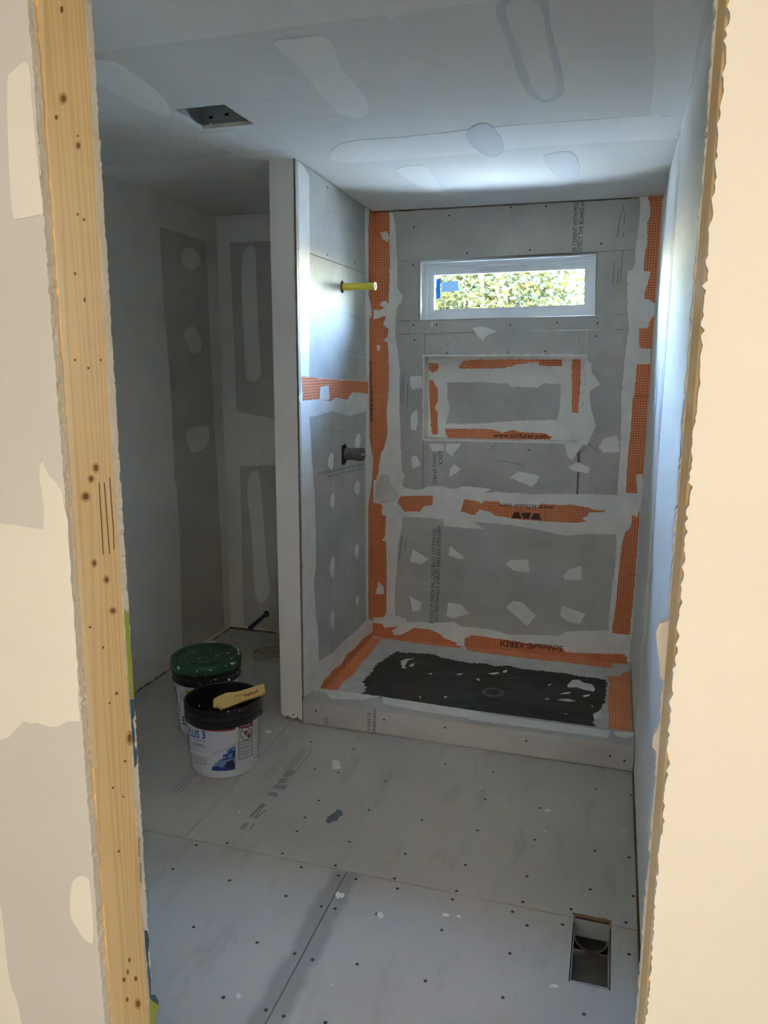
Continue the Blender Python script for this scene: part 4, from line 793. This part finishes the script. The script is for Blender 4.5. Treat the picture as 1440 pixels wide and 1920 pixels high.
# exhaust fan housing above the ceiling
fh = root('exhaust_fan_housing', 'empty metal fan housing set in the square ceiling hole', 'fan housing', None, ((FX0 + FX1)/2, (FY0 + FY1)/2, H + .013))
x0, x1, y0, y1, z0, z1 = FX0 - .004, FX1 + .004, FY0 - .004, FY1 + .004, H + .013, H + .19
box('side_panel', x0 - .002, x0, y0, y1, z0, z1, 'galvanized', fh); box('side_panel', x1, x1 + .002, y0, y1, z0, z1, 'galvanized', fh)
box('side_panel', x0, x1, y0 - .002, y0, z0, z1, 'galvanized', fh); rear = box('side_panel', x0, x1, y1, y1 + .002, z0, z1, 'galvanized', fh)
box('top_panel', x0, x1, y0, y1, z1, z1 + .002, 'galvanized', fh)
RP = Plane((0, y1, 0), X_, Z_)
for p in rc([(565, 528), (637, 515)]):
    u, v = RP.px(p); slab('slot', RP, rect(u - .008, u + .008, v - .004, v + .004), .0002, .0008, 'dark_gap', rear)
u, v = RP.px(rc([(562, 555)])[0]); revolve('screw', [(0, -.003), (.004, -.002), (.005, 0)], (u, y1, v), 'wire', rear, 12, 'Y')
u, v = (FX0 + FX1)/2 - .01, H + .165
revolve('duct_collar', [(.046, -.016), (.05, -.016), (.05, 0), (.046, 0), (.046, -.016)], (u, y1, v - .02), 'galvanized', fh, 28, 'Y')
revolve('duct_opening', [(0, -.0015), (.0455, -.0015)], (u, y1, v - .02), 'dark_gap', fh, 28, 'Y')
box('bracket', x1 - .03, x1 - .001, y0 + .05, y1 - .03, z0 + .05, z0 + .085, 'screw_metal', fh, bevel=.003)

# ================================================================== BUCKETS
class Cone:
    """round wall of a bucket, for laying labels on it"""
    def __init__(s, c, r0, r1, h): s.c, s.r0, s.k = Vector(c), r0, (r1 - r0)/h
    def px(s, p):
        d = ray(*p); o = CAM - s.c; r = s.r0 + s.k*.15
        for _ in range(6):
            A = d.x*d.x + d.y*d.y; B = 2*(o.x*d.x + o.y*d.y); C_ = o.x*o.x + o.y*o.y - r*r; q = B*B - 4*A*C_
            t_ = (-B - math.sqrt(max(q, 0)))/(2*A); w = o + d*t_; r = s.r0 + s.k*w.z
        return (math.atan2(w.y, w.x), w.z)
    def to3(s, a, h=0):
        r = s.r0 + s.k*a[1] + h; return s.c + Vector((r*math.cos(a[0]), r*math.sin(a[0]), a[1]))
def wrap_quad(name, cone, q, h, mat, parent, nu=14, nv=6, **kw):
    a, b, c, d = (Vector(cone.px(p)) for p in q); vs_, fs = [], []
    for j in range(nv + 1):
        for i in range(nu + 1): vs_.append(cone.to3(a.lerp(b, i/nu).lerp(d.lerp(c, i/nu), j/nv), h))
    for j in range(nv):
        for i in range(nu): k = j*(nu + 1) + i; fs.append((k, k + 1, k + nu + 2, k + nu + 1))
    return mesh(name, vs_, fs, mat, parent, fix=False, **kw)
def wrap_text(s, cone, a, b, hpx, h, mat, parent, bold=0):
    A, B = Vector(cone.px(a)), Vector(cone.px(b)); C_ = Vector(cone.px((a[0], a[1] - hpx))); hh = C_.y - A.y; g, f = text_geo(s, bold)
    return mesh('printed_lettering', [cone.to3(A.lerp(B, p[0]) + Vector((0, p[1]*hh)), h) for p in g], f, mat, parent, fix=False)
def wrap_bars(cone, segs, wpx, h, mat, parent, name='printed_marks'):
    vs_, fs = [], []
    for a, b in segs:
        a, b = Vector(a), Vector(b); d = (b - a).normalized(); nn = Vector((-d.y, d.x))*wpx/2; m = max(1, int((b - a).length/4))
        for i in range(m):
            p, q = a.lerp(b, i/m), a.lerp(b, (i + 1)/m); k = len(vs_)
            vs_ += [cone.to3(cone.px(tuple(w)), h) for w in (p - nn, q - nn, q + nn, p + nn)]; fs.append((k, k + 1, k + 2, k + 3))
    o = mesh(name, vs_, fs, mat, parent, fix=False); o['kind'] = 'stuff'; return o

c1 = Vector((-.173, -1.478, 0))
b1 = root('joint_compound_bucket', 'white compound bucket with black collar, open top and PLUS 3 label', 'bucket', None, c1, 'buckets beside the partition')
R0, R1, HB = .133, .147, .275
cone1 = Cone(c1, R0, R1, HB)
body1 = revolve('body', [(0, .004), (R0 - .012, .004), (R0 - .009, .0003), (R0 - .004, .0008), (R0, .006), (R0 + (R1 - R0)*.9, HB*.9), (R1, HB - .012), (R1 - .004, HB - .012), (R0 - .004, .010), (0, .010)], c1, 'bucket_white', b1, 64)
col1 = revolve('collar', [(R1 + .0005, .222), (R1 + .0065, .222), (R1 + .0075, .226), (R1 + .0075, .247), (R1 + .0035, .250), (R1 + .0035, .256), (R1 + .0085, .259), (R1 + .0085, .272), (R1 + .004, .276), (R1 + .004, .282), (R1 + .0085, .285), (R1 + .0085, .290), (R1 + .004, .293), (R1 - .004, .293), (R1 - .006, .288), (R1 - .006, .262), (R1 + .0005, .262), (R1 + .0005, .222)], c1, 'black_plastic', b1, 64)
# crumpled black liner hanging inside the rim
vs_, fs = [], []; seg = 72; rows = 12
for j in range(rows + 1):
    for i in range(seg):
        a = 2*math.pi*i/seg; k = j/rows
        if j < 7: r = (R1 - .0075) - .003 - .010*k; z = .2905 - .13*k*1.6
        else: r = (R1 - .02)*(1 - (j - 7)/(rows - 7)); z = .2905 - .13*.5*1.6 - .028*math.sin((j - 7)/(rows - 7)*1.5)
        w = noise.noise(Vector((math.cos(a)*3.2, math.sin(a)*3.2, k*5)))
        r *= 1 - .10*max(0, w)*(0 if j == 0 else min(1, j/3)) ; z += (0 if j == 0 else .016*noise.noise(Vector((math.cos(a)*5, math.sin(a)*5, k*4 + 3))))
        vs_.append(c1 + Vector((r*math.cos(a), r*math.sin(a), min(z, .291))))
for j in range(rows):
    for i in range(seg): p, q = j*seg + i, j*seg + (i + 1) % seg; fs.append((p, q, q + seg, p + seg))
mesh('liner', vs_, fs, 'black_liner', b1, smooth=True)
for i, (p, w, h) in enumerate(zip(rb([(590, 600), (640, 590), (770, 590), (690, 880), (870, 885), (490, 635), (480, 840), (880, 600), (760, 895)]), (2, 9, 6, 3, 2.5, 2, 2.5, 5, 2), (2, 2, 5, 2, 3, 4, 3, 1.5, 3))):
    blob(Plane((c1.x, c1.y, .2925), X_, Y_) if p[1] < 1300 else Plane(cone1.to3(cone1.px(p), .011), (.866, .5, 0), (0, 0, 1)), p, w, h, b1, 'thinset', seed=40 + i)
lab = wrap_quad('label', cone1, rb([(430, 1040), (828, 1070), (828, 1022), (415, 995)]), .0012, 'label_red', b1, label='red band at the top of the printed label')
wrap_text('SHEETROCK', cone1, rb([(452, 1038)])[0], rb([(582, 1056)])[0], 6, .0016, 'label_white', lab)
wrap_text('PLUS 3', cone1, rb([(388, 1115)])[0], rb([(543, 1156)])[0], 13, .0014, 'label_blue', b1, .02)
wrap_text('Joint Compound', cone1, rb([(440, 1160)])[0], rb([(541, 1182)])[0], 3, .0014, 'label_blue', b1)
wrap_bars(cone1, [tuple(rb([(a, b), (c, d)])) for a, b, c, d in [(445, 1172, 541, 1192), (412, 1190, 518, 1217), (412, 1202, 545, 1236), (412, 1215, 548, 1250), (440, 1205, 530, 1226), (412, 1262, 470, 1272), (412, 1275, 480, 1288)]], .7, .0012, 'ink_grey', b1)
wrap_bars(cone1, [tuple(rb([(a, b), (c, d)])) for a, b, c, d in [(425, 1328, 552, 1356), (552, 1356, 552, 1412), (552, 1412, 430, 1388), (430, 1345, 545, 1370), (430, 1360, 545, 1385), (432, 1375, 545, 1400)]], .7, .0012, 'ink_grey', b1)
# blue block skyline printed at the bottom of the label
for k, (q, mt) in enumerate([([(600, 1462), (828, 1452), (828, 1375), (612, 1420)], 'label_blue'), ([(640, 1420), (828, 1380), (828, 1330), (668, 1360)], 'label_light_blue'), ([(700, 1365), (828, 1335), (828, 1275), (712, 1310)], 'label_blue'), ([(742, 1310), (828, 1280), (828, 1222), (790, 1245)], 'label_blue'), ([(738, 1440), (808, 1436), (808, 1352), (738, 1384)], 'label_navy'),
                             ([(665, 1432), (720, 1430), (728, 1402), (680, 1412)], 'label_light_blue'), ([(620, 1450), (668, 1448), (668, 1428), (622, 1432)], 'label_navy'), ([(752, 1345), (800, 1332), (800, 1290), (752, 1308)], 'label_light_blue'), ([(705, 1352), (738, 1345), (738, 1318), (705, 1328)], 'label_light_blue'), ([(745, 1290), (782, 1275), (782, 1240), (748, 1262)], 'label_light_blue'), ([(630, 1415), (662, 1408), (662, 1380), (632, 1390)], 'label_light_blue'), ([(795, 1270), (822, 1262), (822, 1232), (795, 1245)], 'label_light_blue'), ([(668, 1380), (700, 1372), (698, 1348), (670, 1356)], 'label_light_blue')]):
    wrap_quad('printed_block', cone1, rb(q), .0011 + .0002*k, mt, b1, 6, 3)
wrap_bars(cone1, [tuple(rb([(a, b), (c, d)])) for a, b, c, d in [(862, 1010, 862, 1358), (862, 1358, 988, 1312), (988, 1312, 992, 980), (864, 1195, 988, 1165)]], 1.0, .0013, 'ink', b1)
wrap_quad('warning_header', cone1, rb([(866, 1062), (988, 1032), (990, 985), (866, 1008)]), .0012, 'label_red', b1)
wrap_bars(cone1, [tuple(rb([(a, b), (c, d)])) for a, b, c, d in [(880, 1040, 975, 1018), (880, 1022, 965, 1003)]], .9, .0016, 'label_white', b1)
ccx, ccy, rr = 928, 1108, 46
wrap_bars(cone1, [tuple(rb([(ccx + rr*1.1*math.cos(k*.3142), ccy + rr*1.35*math.sin(k*.3142) - .12*rr*math.cos(k*.3142)), (ccx + rr*1.1*math.cos((k + 1)*.3142), ccy + rr*1.35*math.sin((k + 1)*.3142) - .12*rr*math.cos((k + 1)*.3142))])) for k in range(20)] + [tuple(rb([(893, 1080), (963, 1150)]))], 1.3, .0016, 'ink', b1, 'warning_symbol')
wrap_quad('warning_figure', cone1, rb([(915, 1125), (945, 1118), (945, 1075), (918, 1082)]), .0014, 'label_red', b1, 4, 3); wrap_quad('warning_figure', cone1, rb([(948, 1145), (968, 1138), (968, 1098), (950, 1105)]), .0014, 'label_red', b1, 4, 3)
wrap_bars(cone1, [tuple(rb([(870, y), (x, y - (x - 870)*.22)])) for y, x in [(1212, 978), (1222, 970), (1240, 980), (1250, 975), (1258, 960), (1280, 978), (1290, 975), (1305, 980), (1315, 960), (1328, 940)]], .7, .0012, 'ink_grey', b1)
wrap_bars(cone1, [tuple(rb([(1008, y), (1050, y - 12)])) for y in (1040, 1060, 1080, 1100, 1130, 1160, 1190, 1220, 1250, 1330, 1345)], .6, .0012, 'ink_grey', b1)
# wire bail with its white roller grip
def on_cone(p, off): return cone1.to3(cone1.px(p), off)
wp = [on_cone(p, o_) for p, o_ in zip(rb([(1046, 900), (1030, 955), (1000, 1010), (940, 1080), (870, 1150), (790, 1205), (700, 1255), (640, 1282), (610, 1290)]), (.010, .010, .011, .012, .013, .014, .014, .014, .014))]
wire = tube('bail_wire', wp, .0018, 'wire', b1, 8)
wp2 = [on_cone(p, o_) for p, o_ in zip(rb([(440, 1268), (410, 1240), (392, 1180), (378, 1100), (365, 1020), (362, 960)]), (.014, .014, .014, .013, .011, .010))]
tube('bail_wire', wp2, .0018, 'wire', b1, 8)
tube('bail_grip', [on_cone(p, .014) for p in rb([(432, 1262), (470, 1275), (520, 1288), (570, 1296), (618, 1290)])], .0085, 'grip_white', b1, 14)
revolve('bail_ear', [(0, -.004), (.010, -.003), (.012, .003)], on_cone(rb([(1046, 905)])[0], .010), 'black_plastic', b1, 14, 'X')

c2 = Vector((-.412, -1.19, 0))
b2 = root('joint_compound_bucket', 'taller white bucket closed with a paint-spotted green lid', 'bucket', None, c2, 'buckets beside the partition')
R0, R1, HB = .131, .147, .325; cone2 = Cone(c2, R0, R1, HB)
revolve('body', [(0, .004), (R0 - .012, .004), (R0 - .009, .0003), (R0 - .004, .0008), (R0, .006), (R0 + (R1 - R0)*.76, HB*.76), (R0 + (R1 - R0)*.765, HB*.765)], c2, 'bucket_white', b2, 64)
revolve('collar', [(R0 + (R1 - R0)*.75, .236), (R1 + .001, .238), (R1 + .005, .243), (R1 + .005, .249), (R1 + .0005, .252), (R1 + .0005, .268), (R1 + .005, .271), (R1 + .006, .277), (R1 + .001, .281), (R1 + .001, .320), (R1 - .004, .322)], c2, 'black_plastic', b2, 64)
lid = revolve('lid', [(R1 + .0035, .298), (R1 + .0095, .299), (R1 + .0105, .303), (R1 + .0105, .322), (R1 + .008, .331), (R1 + .003, .336), (R1 - .006, .337), (R1 - .014, .334), (R1 - .020, .327), (R1 - .030, .3255), (.085, .3265), (.082, .3285), (.078, .3265), (.052, .3265), (.050, .3280), (.046, .3265), (.030, .3265), (.028, .3285), (.022, .3285), (.020, .3265), (0, .3265)], c2, 'lid_green', b2, 72, label='green plastic bucket lid with white compound spots')
LP = Plane((c2.x, c2.y, .3275), X_, Y_); RPL = Plane((c2.x, c2.y, .3372), X_, Y_)
for i, (p, w, h) in enumerate(zip(rb([(595, 226), (640, 220), (815, 268), (835, 275), (590, 303), (760, 330), (655, 360), (700, 345), (430, 325), (480, 385), (800, 385), (770, 415), (790, 300), (380, 300), (560, 420)]), (17, 5, 5, 4, 4, 9, 6, 3, 8, 3, 10, 4, 4, 6, 4), (4, 2.5, 2.5, 3, 1.5, 1.2, 1.5, 1, 1, 2, 3, 2, 1.4, 1, 1.4))):
    blob(RPL if i in (0, 1, 2, 3) else LP, p, w, h, lid, 'thinset', seed=70 + i)
def side_spot(p, w, h, off, seed, par):
    q = cone2.to3(cone2.px(p), off); a = math.atan2(q.y - c2.y, q.x - c2.x); blob(Plane(q, (-math.sin(a), math.cos(a), 0), (0, 0, 1)), p, w, h, par, 'thinset', seed=seed)
for i, (p, w, h) in enumerate(zip(rb([(283, 472), (800, 430), (825, 425), (855, 300), (848, 290), (590, 495), (460, 505), (370, 430), (860, 330), (740, 455)]), (6.5, 8, 4, 4, 3, 8, 2.5, 2, 4, 3), (7, 5, 3, 5, 3, 2.5, 5, 2, 8, 3))): side_spot(p, w, h, .0105, 100 + i, lid)
for i, (p, w, h) in enumerate(zip(rb([(450, 540), (545, 540), (640, 520), (420, 545), (860, 520), (845, 545)]), (1.5, 1.8, 1.8, 1, 4, 4), (9, 10, 9, 8, 5, 3))): side_spot(p, w, h, .0022, 120 + i, b2)
wrap_quad('label', cone2, rb([(350, 770), (400, 778), (400, 695), (350, 690)]), .0012, 'label_yellow', b2, 5, 4)
wrap_bars(cone2, [tuple(rb([(a, b), (c, d)])) for a, b, c, d in [(268, 640, 385, 655), (296, 720, 340, 728), (296, 735, 335, 742), (296, 750, 340, 758), (296, 765, 330, 772), (296, 790, 345, 798)]], .8, .0012, 'ink_grey', b2)
for q in ([(318, 955), (352, 962), (352, 945), (318, 938)], [(318, 985), (356, 992), (356, 972), (318, 965)], [(320, 1015), (360, 1025), (360, 1005), (320, 998)]): wrap_quad('printed_block', cone2, rb(q), .0012, 'ink_grey', b2, 3, 2)
wv = rb([(262, 640), (256, 690), (272, 740), (270, 800), (296, 850), (290, 910), (282, 960), (300, 1020), (296, 1060), (312, 1095)])
wrap_bars(cone2, list(zip(wv[:-1], wv[1:])), 1.2, .0013, 'ink', b2, 'drawn_line')
wrap_text('M', cone2, rb([(354, 708)])[0], rb([(376, 712)])[0], 4, .0016, 'ink', b2)
tube('bail_wire', [cone2.to3(cone2.px(p), o_) for p, o_ in zip(rb([(212, 560), (222, 590), (240, 612), (290, 634), (350, 645), (420, 650)]), (.010, .010, .009, .006, .005, .005))], .0018, 'wire', b2, 8)

# wooden tool handle lying across the open bucket
hp = Vector((-.10, -1.545, .305)); dcam = (CAM - hp); dcam.z = 0; dcam.normalize()
hn = (dcam*.62 + Vector((0, 0, .78))).normalized(); hu = Vector((0, 0, 1)).cross(hn).normalized(); HPL = Plane(hp, hu, hn.cross(hu))
out = rounded([HPL.px(p) for p in rb([(618, 775), (660, 748), (735, 715), (800, 705), (850, 700), (960, 668), (1085, 626), (1105, 635), (1115, 675), (1112, 712), (1095, 724), (900, 790), (780, 840), (695, 866), (665, 852), (620, 850), (617, 810)])], 3)
hd = root('tool_handle', 'tan wooden tool handle with black lettering resting across the open bucket rim', 'tool', None, hp)
hb = slab('handle', HPL, out, -.016, 0, 'handle_wood', hd)
bm = bmesh.new(); bm.from_mesh(hb.data); bmesh.ops.remove_doubles(bm, verts=bm.verts[:], dist=1e-5); bmesh.ops.bevel(bm, geom=[e for e in bm.edges if len(e.link_faces) == 2 and e.calc_face_angle(0) > 1.2], offset=.0025, segments=2, affect='EDGES'); bm.to_mesh(hb.data); bm.free()
lettering('proplus', HPL, rb([(1042, 690)])[0], rb([(912, 735)])[0], 6.5, .0006, 'ink', hb, bold=.015); lettering('TOOLS & MORE', HPL, rb([(915, 722)])[0], rb([(818, 743)])[0], 2.6, .0006, 'ink', hb, bold=.01)

# scrap of blue tape on the floor
scrap = patch('tape_scrap', FLOOR, fa([(1028, 505), (1032, 485), (1060, 462), (1092, 436), (1112, 448), (1115, 465), (1095, 478), (1088, 495), (1062, 500), (1045, 510)]), .0006, .0022, 'tape_blue', None, step=.006, amp=.0015)
scrap['label'] = 'torn scrap of faded blue tape on the floor boards'; scrap['category'] = 'tape'

# ================================================================== HALL LAMP
hl = root('ceiling_light', 'round flush ceiling light of the hall outside the door', 'lamp', None, LAMP)
plain('lamp_metal', (.6, .6, .6), .4, .8)
m, nt, b = nodes('lamp_diffuser'); b.inputs['Base Color'].default_value = (.9, .87, .8, 1); b.inputs['Emission Color'].default_value = (1, .82, .6, 1); b.inputs['Emission Strength'].default_value = 3
revolve('base_ring', [(.19, .039), (.19, -.01), (.178, -.02), (.172, -.02), (.172, .039)], LAMP, 'lamp_metal', hl, 40)
revolve('diffuser', [(.171, -.01), (.12, -.022), (0, -.03)], LAMP, 'lamp_diffuser', hl, 40)

# ================================================================== OUTSIDE
GZ = -.55
ground = slab('ground', Plane((0, 0, GZ), X_, Y_), rect(-40, 40, .16, 60), -.05, 0, 'bounce_ground'); ground['label'] = 'unseen ground outside the window, coloured pale to bounce light indoors'; ground['category'] = 'ground'; ground['kind'] = 'structure'
def tree(label, x, y, h, spread, n, mat, seed, leaf=.06):
    rnd = random.Random(seed); t_ = root('tree', label, 'tree', None, (x, y, GZ), 'trees outside the window')
    b_ = Vector((x, y, GZ)); top = b_ + Vector((rnd.uniform(-.2, .2), rnd.uniform(-.2, .2), h*.8))
    tube('trunk', [b_, b_.lerp(top, .35) + Vector((.05, 0, 0)), b_.lerp(top, .7), top], [.07, .055, .035, .012], 'bark', t_, 8)
    tips = []
    for k in range(16):
        s = b_.lerp(top, rnd.uniform(.25, .9)); a = rnd.uniform(0, 6.283); r = spread*rnd.uniform(.5, 1)
        e = s + Vector((r*math.cos(a), r*math.sin(a)*.8, rnd.uniform(.1, .8))); mid = s.lerp(e, .5) + Vector((0, 0, .1)); tips += [mid, e, s.lerp(e, .75)]
        tube('branch', [s, mid, e], [.018, .012, .004], 'bark', t_, 5)
    vs_, fs = [], []
    for k in range(n):
        c = rnd.choice(tips) + Vector((rnd.gauss(0, .30), rnd.gauss(0, .30), rnd.gauss(0, .28)))
        if c.z < GZ + .1: continue
        d = Vector((rnd.gauss(0, 1), rnd.gauss(0, 1), rnd.gauss(-.3, .6))).normalized(); w = d.orthogonal().normalized(); w = Matrix.Rotation(rnd.uniform(0, 6.283), 3, d) @ w; l_ = leaf*rnd.uniform(.6, 1.3); nn = d.cross(w)
        k0 = len(vs_); vs_ += [c, c + d*l_*.5 + w*l_*.27 + nn*l_*.08, c + d*l_, c + d*l_*.5 - w*l_*.27 + nn*l_*.08]; fs.append((k0, k0 + 1, k0 + 2)); fs.append((k0, k0 + 2, k0 + 3))
    mesh('foliage', vs_, fs, mat, t_, fix=False, kind='stuff')
tree('yellow-green tree whose leaves fill the narrow window', -.15, 5.0, 4.2, 1.6, 21000, 'leaf_yellow', 1, .085)
tree('green tree standing behind the yellow tree outside', -.9, 10.5, 5.0, 2.0, 4500, 'leaf_green', 2, .10)
tree('broad green tree outside to the left of the window', -6.2, 6.5, 4.4, 1.6, 3500, 'leaf_green', 5, .10)
tree('broad yellow tree outside to the right of the window', 6.6, 7.2, 4.4, 1.6, 3500, 'leaf_yellow', 6, .10)
